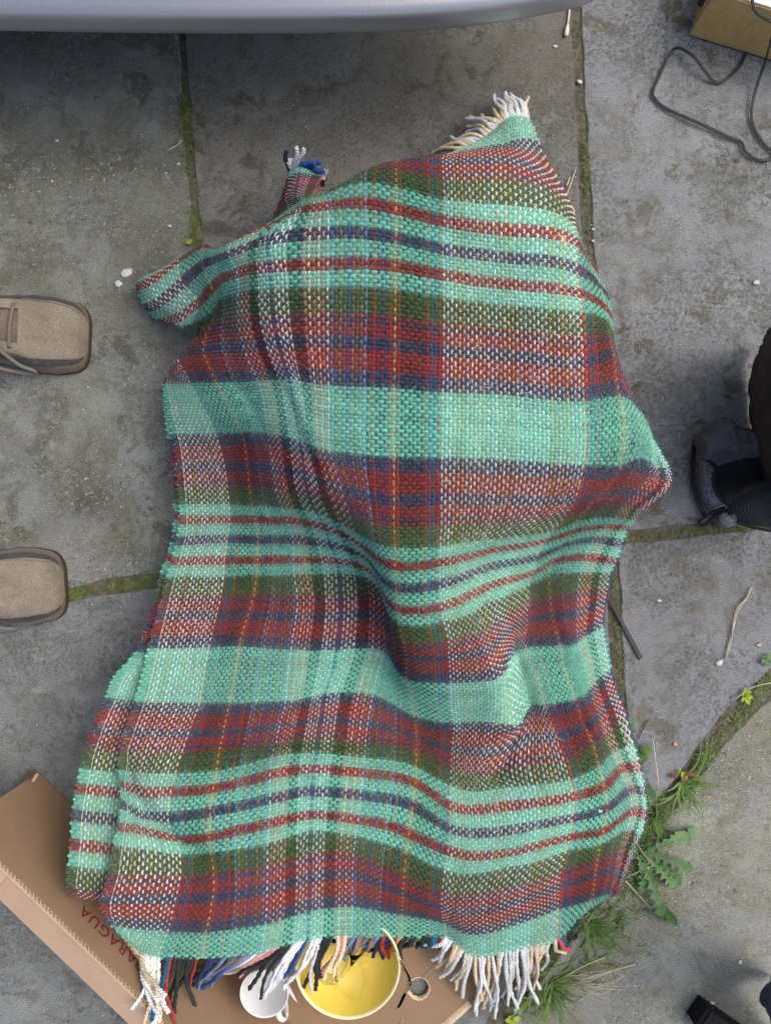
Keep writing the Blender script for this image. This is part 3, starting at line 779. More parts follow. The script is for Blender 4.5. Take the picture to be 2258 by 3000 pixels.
# red lettering on the inside of the wall
def text_mesh(name, body, size, mat, parent, origin, ax, ay, extr=.0001, ls=1.0):
    cu = bpy.data.curves.new(name, 'FONT'); cu.body = body; cu.size = size; cu.space_character = ls; cu.extrude = extr
    o = bpy.data.objects.new(name, cu); COL.objects.link(o)
    me = bpy.data.meshes.new_from_object(o.evaluated_get(bpy.context.evaluated_depsgraph_get())); bpy.data.objects.remove(o)
    az = ax.cross(ay); mt = Matrix((ax, ay, az)).transposed().to_4x4(); mt.translation = origin
    me.transform(mt)
    t = link(name, me, mat, parent); return t
up = (Z - wn_ * (LEAN / WH)).normalized()
PA = wall_pt(.276, .112, .0006)
text_mesh('lettering', 'PARAGUA', .0215, M['red_ink'], wall, PA, -wd, up, ls=1.15)

def shell(name, prof, mat, parent, seg=56, loc=(0, 0, 0), tilt=(0, 0)):
    o = lathe(name, prof, mat, parent, seg)
    o.location = loc; o.rotation_euler = (tilt[0], tilt[1], 0)
    if parent is not None: o.matrix_parent_inverse = Matrix.Translation(-Vector(parent.location))
    return o
# yellow bowl
bc = at(1018, 2834, .085); BR = .0685
bowl = empty('bowl', (bc.x, bc.y, fz)); tag(bowl, 'yellow glazed bowl with pale rim and a paper price label', 'bowl')
shell('bowl_inside', [(.0002, .028), (.02, .0285), (.038, .033), (.052, .044), (.0615, .060), (.0655, .070)], M['yellow_glaze'], bowl, loc=(bc.x, bc.y, fz))
shell('bowl_rim', [(.0655, .070), (.0665, .0725), (.068, .0732), (.0690, .072), (.0688, .069), (.064, .052), (.054, .030), (.040, .014), (.028, .008), (.026, 0), (.0002, 0)], M['cream_glaze'], bowl, loc=(bc.x, bc.y, fz))
lb0 = at(966, 2934, .062)
lt = text_mesh
tagx = Vector((-.80, .25, .20)).normalized(); tagy = Vector((-.25, -.75, .55)); tagy = (tagy - tagx * tagy.dot(tagx)).normalized()
pl = sheet_box('price_label', [lb0 + tagx * (a * .0085) + tagy * (b * .0062) + tagx.cross(tagy) * .0022 for a, b in ((-1, -1), (1, -1), (1, 1), (-1, 1))] + [lb0 + tagx * (a * .0085) + tagy * (b * .0062) + tagx.cross(tagy) * .0016 for a, b in ((-1, -1), (1, -1), (1, 1), (-1, 1))], M['paper'], bowl)
text_mesh('handwriting', '300/-', .0062, M['ink'], pl, lb0 - tagx * .0068 - tagy * .0022 + tagx.cross(tagy) * .0024, tagx, tagy, 0)
# white cup
cc = at(775, 2908, .085)
cup = empty('cup', (cc.x, cc.y, fz)); tag(cup, 'plain white cup with a handle beside the yellow bowl', 'cup')
shell('cup_body', [(.0002, .012), (.012, .0125), (.019, .018), (.0245, .032), (.0278, .052), (.0298, .073), (.0306, .0755), (.0316, .0755), (.0318, .073), (.030, .052), (.0265, .030), (.020, .012), (.017, .006), (.0165, 0), (.0002, 0)], M['ceramic'], cup, loc=(cc.x, cc.y, fz))
hd = Vector((.45, -.89, 0)).normalized()
hp_ = [cc + hd * a + Z * (fz + b - cc.z) for a, b in ((.0285, .060), (.040, .066), (.050, .060), (.053, .046), (.046, .030), (.034, .022), (.0245, .024))]
tube('handle', catmull(hp_, 6), .0042, M['ceramic'], cup, 10, .6)
# clear glass dish and tumbler lying in the yellow bowl
dc = at(1112, 2806, .05)
dish = empty('glass_dish', (dc.x, dc.y, .05)); tag(dish, 'clear scalloped glass dish tilted across the yellow bowl', 'dish')
o = lathe('dish_body', [(.0003, .003), (.016, .0035), (.022, .008), (.032, .022), (.043, .034), (.050, .040), (.0515, .0415), (.0525, .0405), (.045, .031), (.034, .018), (.024, .003), (.018, 0), (.0003, 0)], M['glass'], dish, 64, wob=lambda a, t: 1 + .035 * math.cos(a * 7) * min(1, max(0, (.5 - abs(t - .5)) * 4)))
o.location = (dc.x, dc.y, .040); o.rotation_euler = (R(8), R(-16), 0); o.matrix_parent_inverse = Matrix.Translation(-Vector(dish.location))
for k in range(14):
    a = 2 * math.pi * k / 14
    p0 = Vector((dc.x + .010 * math.cos(a), dc.y + .010 * math.sin(a), .0445)); p1 = Vector((dc.x + .024 * math.cos(a), dc.y + .024 * math.sin(a), .052))
    rot = Matrix.Rotation(R(-16), 3, 'Y') @ Matrix.Rotation(R(8), 3, 'X'); c3 = Vector((dc.x, dc.y, .040))
    tube('cut_ray', [c3 + rot @ (p0 - c3), c3 + rot @ ((p0 + p1) / 2 - c3) + Z * .0006, c3 + rot @ (p1 - c3)], .0007, M['glass'], dish, 5)
gt = at(945, 2868, .06)
tum = lathe('glass_tumbler', [(.0003, .004), (.016, .005), (.0195, .010), (.0215, .04), (.0235, .066), (.0243, .067), (.0248, .066), (.0228, .04), (.021, .006), (.018, 0), (.0003, 0)], M['glass'], None, 48)
tum.location = (gt.x + .004, gt.y - .002, .044); tum.rotation_euler = (R(76), 0, R(150)); tag(tum, 'small clear glass tumbler lying in the yellow bowl', 'glass')
pp = sheet_box('paper_slip', [at(846, 2882, .02), at(872, 2938, .02), at(856, 2922, .022), at(840, 2900, .022)] + [at(846, 2882, .0194), at(872, 2938, .0194), at(856, 2922, .0214), at(840, 2900, .0214)], M['paper'], None); tag(pp, 'white paper slip between the cup and the yellow bowl', 'paper')

# ================================================================== the boxes hidden under the blanket (they hold it up; an edge shows at the right)
hb = empty('packing_box', at(1450, 1050, 0)); tag(hb, 'tan cardboard box hidden under the blanket, its edge showing at the right', 'cardboard box')
tz = .245
cr = [at(x, y, tz) for x, y in ((1130, 640), (1652, 690), (1880, 1388), (1120, 1440))]
V = [*cr, *(Vector((p.x * 1.0, p.y, .002)) for p in cr)]
mk('box_shell', V, [(0, 1, 2, 3), (7, 6, 5, 4), (0, 4, 5, 1), (1, 5, 6, 2), (2, 6, 7, 3), (3, 7, 4, 0)], M['card'], hb, False)
q = [at(1655, 560, .16), at(1672, 600, .17), at(1800, 1080, .17), at(1770, 1080, .17), at(1640, 620, .17)]
sheet_box('box_flap', [at(1650, 570, .10), at(1682, 612, .10), at(1690, 700, .10), at(1640, 700, .10)] + [at(1650, 570, .096), at(1682, 612, .096), at(1690, 700, .096), at(1640, 700, .096)], M['card'], hb)
sheet_box('box_flap', [at(1770, 960, .13), at(1784, 975, .13), at(1806, 1070, .14), at(1780, 1080, .14)] + [at(1770, 960, .126), at(1784, 975, .126), at(1806, 1070, .136), at(1780, 1080, .136)], M['card'], hb)

# ================================================================== the tartan blanket
# Every control point: (warp thread, weft thread, photo x, photo y); heights come from what lies under the cloth.
XY = []
def row(i, *pts):
    for (j, x, y) in pts: XY.append((i, j, x, y))
row(41, (-73, 1300, 462), (-62, 1300, 534), (-50.5, 1302, 654), (-44, 1297, 732), (-37.5, 1300, 800), (-26, 1300, 942), (-21, 1300, 1004), (-13, 1298, 1098), (-9, 1297, 1144), (9, 1294, 1346), (13, 1294, 1392), (18, 1293, 1448), (26, 1292, 1544), (32, 1290, 1604), (37.5, 1287, 1650), (44, 1288, 1708), (50.5, 1291, 1772), (56, 1298, 1814), (62, 1312, 1871), (75, 1318, 1962), (79, 1320, 1995), (97, 1330, 2120), (101, 1330, 2147), (114, 1322, 2252), (120, 1320, 2308), (125.5, 1318, 2366), (132, 1319, 2426), (138.5, 1315, 2485), (144, 1304, 2541), (150, 1297, 2608), (167, 1302, 2700), (177, 1306, 2744))
row(29, (-66, 1160, 484), (-62, 1160, 506), (-50.5, 1161, 620), (-44, 1159, 700), (-37.5, 1156, 772), (-26, 1157, 922), (-9, 1154, 1130), (9, 1153, 1344), (26, 1154, 1546), (32, 1156, 1606), (37.5, 1158, 1660), (44, 1160, 1716), (50.5, 1164, 1776), (56, 1168, 1818), (62, 1180, 1874), (79, 1190, 1983), (97, 1213, 2099), (114, 1218, 2203), (120, 1217, 2252), (125.5, 1214, 2298), (132, 1208, 2355), (138.5, 1198, 2438), (144, 1190, 2484), (150, 1183, 2559), (167, 1176, 2674), (177, 1172, 2748))
row(0, (-44, 786, 704), (-37.5, 792, 776), (-26, 800, 917), (-13, 834, 1070), (-9, 848, 1106), (9, 882, 1296), (13, 888, 1334), (26, 908, 1456), (32, 932, 1504), (37.5, 954, 1544), (44, 968, 1594), (50.5, 986, 1638), (56, 994, 1674), (62, 996, 1737), (75, 991, 1864), (79, 987, 1899), (97, 949, 2036), (114, 931, 2161), (120, 927, 2212), (125.5, 918, 2256), (132, 914, 2315), (138.5, 912, 2384), (144, 910, 2426), (150, 908, 2496), (167, 904, 2664), (177, 900, 2755))
row(12, (-58, 935, 578), (-50.5, 950, 610), (-44, 949, 684), (-37.5, 948, 768), (-26, 948, 910), (-13, 950, 1074), (-9, 952, 1122), (9, 956, 1324), (13, 970, 1357), (26, 1016, 1504), (37.5, 1052, 1590), (44, 1074, 1632), (50.5, 1090, 1672), (56, 1102, 1704), (62, 1118, 1744), (79, 1118, 1899), (97, 1082, 2036), (114, 1060, 2178), (125.5, 1052, 2268), (132, 1046, 2326), (138.5, 1038, 2395), (150, 1026, 2492), (167, 1022, 2650), (177, 1020, 2742))
row(-11, (-50, 705, 700), (-44, 690, 740), (-37.5, 712, 788), (-26, 712, 926), (-13, 756, 1082), (-9, 772, 1108), (9, 800, 1276), (13, 806, 1308), (26, 826, 1446), (32, 844, 1490), (37.5, 858, 1524), (44, 874, 1580), (50.5, 877, 1636), (56, 877, 1676), (62, 890, 1741), (79, 873, 1899), (97, 856, 2056), (114, 828, 2176), (120, 816, 2218), (132, 812, 2335), (138.5, 809, 2401), (150, 804, 2524), (167, 800, 2695), (177, 786, 2782))
row(-29, (-52, 600, 716), (-44, 597, 776), (-37.5, 620, 840), (-32, 640, 880), (-21, 596, 1006), (-18, 600, 1036), (-13, 618, 1080), (-9, 634, 1117), (9, 711, 1270), (13, 720, 1304), (26, 734, 1434), (32, 741, 1484), (37.5, 751, 1522), (44, 756, 1580), (50.5, 756, 1636), (56, 752, 1680), (62, 746, 1735), (75, 710, 1856), (79, 703, 1886), (97, 670, 2063), (114, 642, 2202), (120, 634, 2265), (125.5, 624, 2313), (132, 616, 2376), (138.5, 614, 2446), (144, 617, 2491), (150, 626, 2551), (167, 604, 2725), (177, 592, 2802))
row(-41, (-50.5, 524, 768), (-44, 532, 830), (-37.5, 585, 884), (-18, 520, 1050), (-13, 546, 1090), (-9, 556, 1118), (9, 634, 1274), (13, 646, 1310), (26, 668, 1432), (37.5, 674, 1524), (44, 667, 1577), (50.5, 658, 1636), (62, 649, 1740), (79, 614, 1892), (97, 584, 2063), (114, 532, 2209), (120, 512, 2272), (125.5, 500, 2323), (132, 492, 2392), (138.5, 508, 2452), (144, 528, 2496), (150, 530, 2561), (167, 494, 2722), (177, 462, 2806))
row(-50, (125.5, 408, 2318), (132, 418, 2388), (138.5, 412, 2424), (120, 420, 2270))
row(-52, (-54, 425, 812), (-50.5, 432, 836), (-44, 460, 892), (-37.5, 506, 928))
row(-59, (-50.5, 404, 842), (-44, 428, 905), (-37.5, 462, 940), (-13, 488, 1100), (-9, 482, 1121), (9, 506, 1276), (13, 512, 1312), (26, 520, 1432), (37.5, 525, 1526), (44, 518, 1586), (50.5, 502, 1640), (62, 475, 1738), (79, 435, 1895), (97, 393, 2059), (114, 349, 2202), (120, 350, 2260), (125.5, 353, 2296), (132, 354, 2352), (138.5, 348, 2420), (144, 334, 2466), (150, 322, 2558), (158, 294, 2642), (167, 320, 2702), (177, 408, 2786))
row(58, (-62, 1490, 536), (-50.5, 1492, 682), (-44, 1494, 758), (-37.5, 1497, 828), (-26, 1502, 960), (-9, 1503, 1154), (9, 1502, 1354), (26, 1475, 1534), (32, 1452, 1580), (37.5, 1440, 1610), (44, 1426, 1660), (50.5, 1418, 1716), (56, 1422, 1762), (62, 1430, 1830), (114, 1446, 2270), (120, 1470, 2312), (125.5, 1481, 2366), (132, 1492, 2431), (138.5, 1482, 2494), (144, 1478, 2534), (150, 1462, 2598), (167, 1460, 2720), (177, 1460, 2790))
row(50, (79, 1404, 1990), (97, 1405, 2114), (150, 1378, 2614), (167, 1376, 2732), (177, 1384, 2797))
row(57, (79, 1474, 1976), (97, 1476, 2120))
row(60, (79, 1488, 1924), (97, 1520, 2136))
row(63, (79, 1500, 1912), (97, 1538, 2086), (101, 1540, 2108))
row(66, (150, 1544, 2580), (167, 1546, 2690), (177, 1545, 2772))
row(75.5, (-50.5, 1688, 714), (-44, 1689, 792), (-37.5, 1696, 856), (-32, 1702, 908), (-26, 1706, 980), (-21, 1708, 1040), (-13, 1711, 1128), (-9, 1712, 1170), (9, 1710, 1368), (13, 1702, 1410), (18, 1688, 1456), (26, 1654, 1512), (32, 1616, 1556), (37.5, 1596, 1580), (44, 1571, 1630), (50.5, 1562, 1674), (56, 1549, 1702), (62, 1547, 1760), (79, 1541, 1890), (97, 1597, 2068), (101, 1608, 2100), (114, 1656, 2232), (120, 1671, 2288), (125.5, 1682, 2336), (132, 1677, 2394), (138.5, 1670, 2447), (144, 1662, 2484), (150, 1644, 2545), (167, 1635, 2657), (177, 1628, 2755))
row(87, (-9, 1810, 1158), (0, 1826, 1240), (9, 1814, 1372), (13, 1794, 1404), (26, 1712, 1490), (37.5, 1664, 1560), (44, 1641, 1597), (56, 1606, 1676), (62, 1610, 1740), (79, 1639, 1884), (97, 1685, 2051), (114, 1734, 2180), (125.5, 1766, 2308), (132, 1776, 2362), (138.5, 1764, 2432), (144, 1754, 2468), (150, 1748, 2510), (167, 1730, 2632))
row(106, (9, 1914, 1376), (13, 1914, 1404), (26, 1838, 1482), (32, 1820, 1518), (37.5, 1784, 1540), (44, 1757, 1578), (50.5, 1734, 1628), (62, 1710, 1722), (75, 1702, 1846), (79, 1699, 1866), (97, 1734, 2009), (114, 1777, 2149), (120, 1802, 2205), (125.5, 1820, 2254), (132, 1850, 2312), (138.5, 1860, 2368), (144, 1842, 2424), (150, 1820, 2480), (160, 1800, 2580))
row(114, (4, 1925, 1330), (10, 1958, 1382), (15, 1952, 1424), (26, 1868, 1494), (32, 1850, 1524), (37.5, 1826, 1544), (44, 1810, 1590), (50.5, 1794, 1638), (56, 1774, 1672), (62, 1768, 1720), (70, 1758, 1770), (79, 1752, 1836), (88, 1764, 1900), (97, 1776, 1972), (114, 1824, 2105), (120, 1846, 2190), (125.5, 1866, 2250), (132, 1880, 2320), (138.5, 1884, 2378), (144, 1870, 2440), (150, 1848, 2500), (160, 1812, 2600))
row(97, (-8, 1862, 1205), (0, 1884, 1250), (5, 1890, 1300))
# far right hanging side and the top corner
row(84, (-50, 1716, 764), (-44, 1742, 826), (-36, 1760, 902), (-28, 1768, 960), (-18, 1786, 1045))
row(93, (-50, 1748, 800), (-44, 1774, 868), (-36, 1784, 930), (-28, 1778, 974), (-18, 1796, 1070), (-9, 1836, 1168))
row(68, (-72, 1592, 492), (-62, 1636, 572), (-79, 1568, 416))
row(58, (-70, 1490, 464), (-75, 1478, 440), (-79, 1482, 428))
row(50, (-75, 1390, 444), (-79, 1400, 440), (-84, 1416, 412), (-88, 1428, 398))
row(60, (-84, 1496, 366), (-88, 1488, 340))
row(66, (-84, 1550, 372), (-88, 1534, 338), (-79, 1546, 412))
row(35, (-70, 1232, 468), (-76, 1250, 470))
row(22, (-62, 1075, 500), (-68, 1085, 500))
row(17, (-58, 1000, 545), (-64, 1010, 552))
# the little knob of cloth with the blue fringe
row(-5, (-62, 842, 600), (-74, 842, 552), (-84, 850, 506))
row(1, (-62, 868, 584), (-74, 880, 532), (-84, 888, 492))
row(7, (-62, 912, 568), (-74, 925, 535), (-84, 944, 508))
row(-5, (-50.5, 842, 640))
row(3, (-50.5, 880, 618))
row(-41, (-33, 566, 932))
row(-35, (-30, 596, 945), (-20, 562, 1018))
row(-32, (-26, 610, 962))
row(-47, (-35, 530, 948))
XY = np.array(XY, float)
ZC = []
def zrow(j, *pts):
    for (i, z) in pts: ZC.append((i, j, z))
zrow(-88, (50, .05), (58, .05), (66, .04), (40, .06))
zrow(-79, (50, .12), (58, .11), (66, .09))
zrow(-84, (-5, .09), (1, .105), (7, .085))
zrow(-74, (-5, .12), (1, .145), (7, .12), (35, .17), (22, .16), (-25, .015), (-50, .015))
zrow(-70, (41, .205), (58, .19), (68, .12))
zrow(-62, (-52, .02), (-29, .04), (-11, .09), (-5, .15), (1, .185), (7, .18), (17, .2), (22, .215), (29, .235), (41, .25), (58, .24), (68, .18), (80, .08))
zrow(-54, (-52, .055), (-41, .08), (-29, .105), (-11, .15))
zrow(-50, (0, .205), (12, .235), (29, .258), (41, .264), (58, .262), (75, .225), (84, .15), (93, .07))
zrow(-44, (-59, .03), (-52, .08), (-41, .115), (-29, .145), (-11, .195), (0, .225), (12, .25), (29, .265), (41, .268), (58, .266), (75, .245), (84, .18), (93, .09))
zrow(-37.5, (-59, .03), (-52, .075), (-41, .125), (-29, .155), (-11, .2), (0, .23))
zrow(-28, (-59, .03), (-41, .08), (-29, .125), (-11, .195), (0, .232), (12, .256), (29, .267), (58, .27), (75, .258), (84, .22), (93, .13))
zrow(-18, (-59, .06), (-41, .12), (-29, .15), (-11, .205), (0, .237), (12, .258), (41, .27), (75, .265), (84, .24), (93, .17))
zrow(-9, (-59, .10), (-41, .145), (-29, .172), (-11, .216), (0, .242), (12, .258), (29, .266), (58, .27), (75, .27), (87, .255), (97, .21))
zrow(9, (-59, .10), (-41, .148), (-29, .176), (-11, .215), (0, .24), (12, .255), (29, .266), (58, .272), (75, .272), (87, .27), (97, .268), (106, .265), (114, .235), (116, .2))
zrow(18, (-59, .10), (-29, .165), (0, .232), (12, .252), (29, .268), (58, .274), (75, .272), (106, .262), (114, .23))
zrow(26, (-59, .10), (-41, .13), (-29, .15), (-11, .185), (0, .212), (12, .243), (29, .268), (41, .27), (58, .268), (75, .258), (87, .258), (106, .25), (114, .22))
zrow(37.5, (-59, .10), (-29, .13), (-11, .148), (0, .168), (12, .21), (29, .258), (41, .258), (58, .24), (75, .222), (87, .222), (106, .21), (114, .18))
zrow(44, (-59, .10), (-41, .112), (-29, .122), (-11, .135), (0, .145), (12, .185), (29, .246), (41, .247), (58, .228), (75, .208), (87, .204), (106, .19), (114, .16))
zrow(56, (-59, .102), (-29, .12), (-11, .127), (0, .128), (12, .142), (18, .17), (29, .226), (41, .228), (58, .206), (75, .178), (87, .172), (106, .156), (114, .12))
zrow(62, (-59, .105), (-29, .124), (-11, .13), (0, .128), (12, .13), (18, .15), (29, .212), (41, .214), (58, .196), (75, .162), (87, .155), (106, .14), (114, .105))
zrow(70, (-59, .112), (-29, .132), (0, .132), (12, .122), (29, .184), (41, .19), (58, .182), (75, .145), (106, .12), (114, .085))
zrow(79, (-59, .122), (-29, .14), (0, .134), (12, .12), (22, .126), (29, .152), (41, .162), (50, .17), (57, .168), (62, .14), (75, .13), (87, .125), (106, .105), (114, .07))
zrow(88, (-29, .134), (0, .122), (12, .11), (29, .12), (41, .134), (50, .15), (57, .156), (62, .124), (75, .122), (114, .06))
zrow(97, (-59, .135), (-29, .138), (0, .124), (12, .112), (29, .112), (41, .125), (50, .138), (57, .145), (60, .14), (63, .118), (75, .12), (87, .115), (106, .095), (114, .055))
zrow(114, (-59, .15), (-41, .145), (-29, .148), (-11, .142), (0, .14), (12, .13), (29, .12), (41, .128), (58, .136), (75, .138), (87, .125), (106, .09), (114, .05))
zrow(125.5, (-59, .15), (-50, .168), (-41, .172), (-29, .168), (0, .16), (12, .155), (29, .145), (41, .15), (58, .152), (75, .148), (87, .125), (106, .075), (114, .035))
zrow(134, (-59, .162), (-50, .16), (-41, .165), (-29, .168), (0, .162), (12, .16), (29, .15), (41, .152), (58, .156), (75, .145), (87, .118), (106, .06), (114, .022))
zrow(150, (-59, .172), (-41, .17), (-29, .168), (-11, .162), (0, .158), (12, .154), (29, .136), (41, .13), (58, .142), (75, .124), (87, .09), (106, .035), (114, .012))
zrow(160, (-59, .162), (-29, .155), (0, .14), (29, .112), (41, .108), (58, .12), (75, .1), (87, .064), (106, .02), (114, .01))
zrow(167, (-59, .145), (-29, .142), (0, .122), (29, .094), (41, .09), (58, .1), (75, .08), (87, .045), (106, .012))
zrow(177, (-59, .12), (-29, .118), (0, .1), (29, .07), (41, .07), (58, .076), (75, .055), (87, .025), (106, .01))
ZC = np.array(ZC, float)
# hidden, tucked-under cloth follows the visible outline
XY = np.vstack([XY, np.array([(-29, -62, 628, 748), (-11, -62, 730, 720), (-52, -62, 470, 838), (-29, -74, 650, 800), (-50, -74, 520, 870), (80, -62, 1690, 680), (87, 177, 1690, 2700), (106, 177, 1770, 2660), (116, 170, 1790, 2640)], float)])

def tps_fit(P, Vv, lam):
    n = len(P); d2 = ((P[:, None] - P[None]) ** 2).sum(-1)
    K = np.where(d2 > 0, .5 * d2 * np.log(d2 + 1e-12), 0) + np.eye(n) * lam
    A = np.zeros((n + 3, n + 3)); A[:n, :n] = K; A[:n, n] = 1; A[:n, n + 1:] = P; A[n, :n] = 1; A[n + 1:, :n] = P.T
    b = np.zeros((n + 3, Vv.shape[1])); b[:n] = Vv
    return np.linalg.solve(A, b)
def tps_eval(P, W, Q):
    out = np.zeros((len(Q), W.shape[1])); n = len(P)
    for s in range(0, len(Q), 20000):
        q = Q[s:s + 20000]; d2 = ((q[:, None] - P[None]) ** 2).sum(-1)
        out[s:s + 20000] = (.5 * d2 * np.log(d2 + 1e-12)) @ W[:n] + W[n] + q @ W[n + 1:]
    return out

I0, I1, J0, J1 = -59, 116, -88, 177
ia = np.arange(I0, I1 + .25, .5); ja = np.arange(J0, J1 + .25, .5)
GI, GJ = np.meshgrid(ia, ja, indexing='ij')
Q = np.stack([GI.ravel(), GJ.ravel()], 1)
wxy = tps_fit(XY[:, :2], XY[:, 2:], 6.0); wz = tps_fit(ZC[:, :2], ZC[:, 2:], 4.0)
pxy = tps_eval(XY[:, :2], wxy, Q).reshape(*GI.shape, 2)
zz = tps_eval(ZC[:, :2], wz, Q).reshape(GI.shape)
def blur(a, k=1, it=1):
    for _ in range(it):
        p = np.pad(a, [(k, k), (k, k)] + [(0, 0)] * (a.ndim - 2), mode='edge')
        a = (p[k:-k, k:-k] * 2 + p[:-2 * k, k:-k] + p[2 * k:, k:-k] + p[k:-k, :-2 * k] + p[k:-k, 2 * k:]) / 6
    return a
# soft wool never lies flat: small folds and puckers
def wave(n, f, amp, sd):
    r = np.random.default_rng(sd); a = np.zeros(GI.shape)
    for _ in range(n):
        th = r.uniform(0, math.pi); fr = f * r.uniform(.6, 1.6); ph = r.uniform(0, 6.28)
        a += np.sin((GI * math.cos(th) + GJ * math.sin(th)) * fr + ph)
    return a * amp / math.sqrt(n)
zz = zz + wave(9, .17, .0011, 3) + wave(9, .42, .0005, 5)
def crease(pts, amp, w, rough=.25):
    """narrow fold line through (warp, weft) points: negative amp is a valley, positive a ridge"""
    p = np.array(pts, float); best = np.full(GI.shape, 1e9); tt = np.zeros(GI.shape)
    L = np.concatenate([[0], np.cumsum(np.hypot(*(p[1:] - p[:-1]).T))])
    for k in range(len(p) - 1):
        d = p[k + 1] - p[k]; l2 = (d ** 2).sum()
        t = np.clip(((GI - p[k, 0]) * d[0] + (GJ - p[k, 1]) * d[1]) / l2, 0, 1)
        q = np.hypot(GI - p[k, 0] - t * d[0], GJ - p[k, 1] - t * d[1])
        m = q < best; best[m] = q[m]; tt[m] = (L[k] + t * math.sqrt(l2))[m] / L[-1]
    fade = np.clip(np.minimum(tt, 1 - tt) * 6, 0, 1)
    return amp * fade * np.exp(-np.sqrt(best ** 2 + .5) / w)
zz = zz + crease([(-58, 108), (-54, 120), (-50, 127), (-45, 134), (-36, 142), (-26, 146)], -.016, 3.2)
zz = zz + crease([(-56, 118), (-46, 126), (-36, 134), (-24, 139)], .009, 3.5)
zz = zz + crease([(4, 30), (12, 44), (18, 58), (23, 72), (31, 82), (40, 86)], -.016, 4)
zz = zz + crease([(18, 36), (24, 50), (28, 64), (33, 75)], .008, 4)
zz = zz + crease([(59, 70), (61, 80), (62, 98), (60, 112), (54, 118)], -.014, 2.6)
zz = zz + crease([(54, 74), (57, 84), (57.5, 98), (55, 108)], .008, 3)
zz = zz + crease([(-44, -32), (-32, -27), (-22, -29), (-12, -31), (-4, -30)], -.016, 3.2)
zz = zz + crease([(113, 11), (96, 20), (80, 27), (64, 31), (46, 33), (28, 33)], .007, 4)
zz = zz + crease([(106, 30), (88, 36), (72, 38), (52, 42)], -.006, 4)
zz = zz + crease([(100, 44), (84, 50), (72, 52), (60, 58), (48, 62)], .007, 3.5)
zz = zz + crease([(-34, 110), (-20, 114), (-6, 116), (6, 116), (16, 112)], -.013, 2.8)
zz = zz + crease([(-20, 122), (0, 126), (14, 124), (28, 130)], .006, 5)
zz = zz + crease([(-10, -20), (-3, -8), (2, 6), (6, 22)], -.006, 2.5) + crease([(-6, -16), (3, -2), (8, 14)], .004, 2.5)
zz = zz + crease([(-26, -14), (-18, 0), (-12, 14), (-4, 28)], -.005, 3)
zz = zz + crease([(44, 158), (42, 166), (41, 177)], -.012, 3) + crease([(50, 156), (60, 162), (72, 160)], -.006, 3)
zz = zz + crease([(20, -60), (30, -52), (44, -47), (60, -45)], -.003, 3) + crease([(46, -70), (60, -66), (70, -60)], -.006, 3)
zz = zz + crease([(84, 100), (90, 112), (100, 120), (112, 122)], -.009, 3) + crease([(78, 84), (92, 88), (106, 86)], -.006, 3)
zz = np.maximum(zz, .008)
D = (CAM_H - zz) / FPX
SP = np.stack([(pxy[:, :, 0] - CX) * D, -(pxy[:, :, 1] - CY) * D, zz], -1)
# which part of the cloth exists in view (the rest is folded underneath)
jtop = np.interp(ia, [-59, -8, -6.5, -5, 8, 9, 12, 20, 40, 44, 50, 67, 70, 78, 84, 93, 98, 104, 116], [-60, -60, -70, -86, -86, -66, -64, -70, -78, -84, -88, -88, -76, -62, -54, -52, -30, -6, 2])
jbot = np.interp(ia, [-59, 80, 92, 116], [177, 177, 172, 164])
imin = np.interp(ja, [-60, -37, -35, -32, -29, -26, -23, -20, -17, -15, -13, -11], [-59, -59, -50, -42, -37, -34, -34, -37, -42, -48, -55, -59])
VALID = (GJ >= jtop[:, None]) & (GJ <= jbot[:, None]) & (GI >= imin[None, :])

PITCH = .0043
WHITE = [lin(236, 240, 242), lin(236, 216, 184)]
CLR = dict(W=lin(228, 232, 234), C=lin(230, 210, 176), R=lin(166, 56, 54), T=lin(28, 104, 140), K=lin(38, 46, 50), Y=lin(206, 168, 98), N=lin(44, 52, 98), B=lin(50, 88, 168), L=lin(112, 146, 198), M=lin(146, 122, 114), G=lin(98, 112, 100), P=lin(214, 138, 150))
HALF = 'B' + 'WWWW' + 'KKK' + 'PCPCPW' + 'LGMGBMGML' + 'K' + 'RNNNRYR' + 'KKKKKK' + 'RTTR'   # threads 0..40
def warp_colour(i):
    k = abs(i)
    if k > 58: k = 116 - k
    if k >= len(HALF): c = WHITE[0] if random.Random(i * 7 + 3).random() < .55 else WHITE[1]
    else: c = CLR[HALF[k]]
    if i == 76: c = lin(222, 84, 104)
    return np.array(c)
GREEN, NAVY, RED, OLIVE = lin(116, 196, 172), lin(64, 70, 92), lin(134, 54, 48), lin(70, 94, 54)
SETT = [(9, GREEN), (13, NAVY), (18, RED), (21, NAVY), (24, RED), (25, NAVY), (26, RED), (32, OLIVE), (36, GREEN), (39, RED), (43, GREEN), (45, NAVY)]
def weft_colour(j):
    k = abs((j + 44) % 88 - 44)
    for lim, c in SETT:
        if k < lim: return np.array(c)
    return np.array(NAVY)
WC = np.array([warp_colour(i) for i in range(I0, I1 + 1)]); FC = np.array([weft_colour(j) for j in range(J0, J1 + 1)])
WC *= rng.uniform(.86, 1.1, (len(WC), 1)); FC *= rng.uniform(.86, 1.1, (len(FC), 1))

def smooth_noise(na, nb, kind):
    a = rng.normal(0, 1, (na, nb))
    for _ in range(3):
        if kind == 0: a[:, 1:-1] = (a[:, :-2] + a[:, 1:-1] * 2 + a[:, 2:]) / 4
        else: a[1:-1] = (a[:-2] + a[1:-1] * 2 + a[2:]) / 4
    return a * 1.9

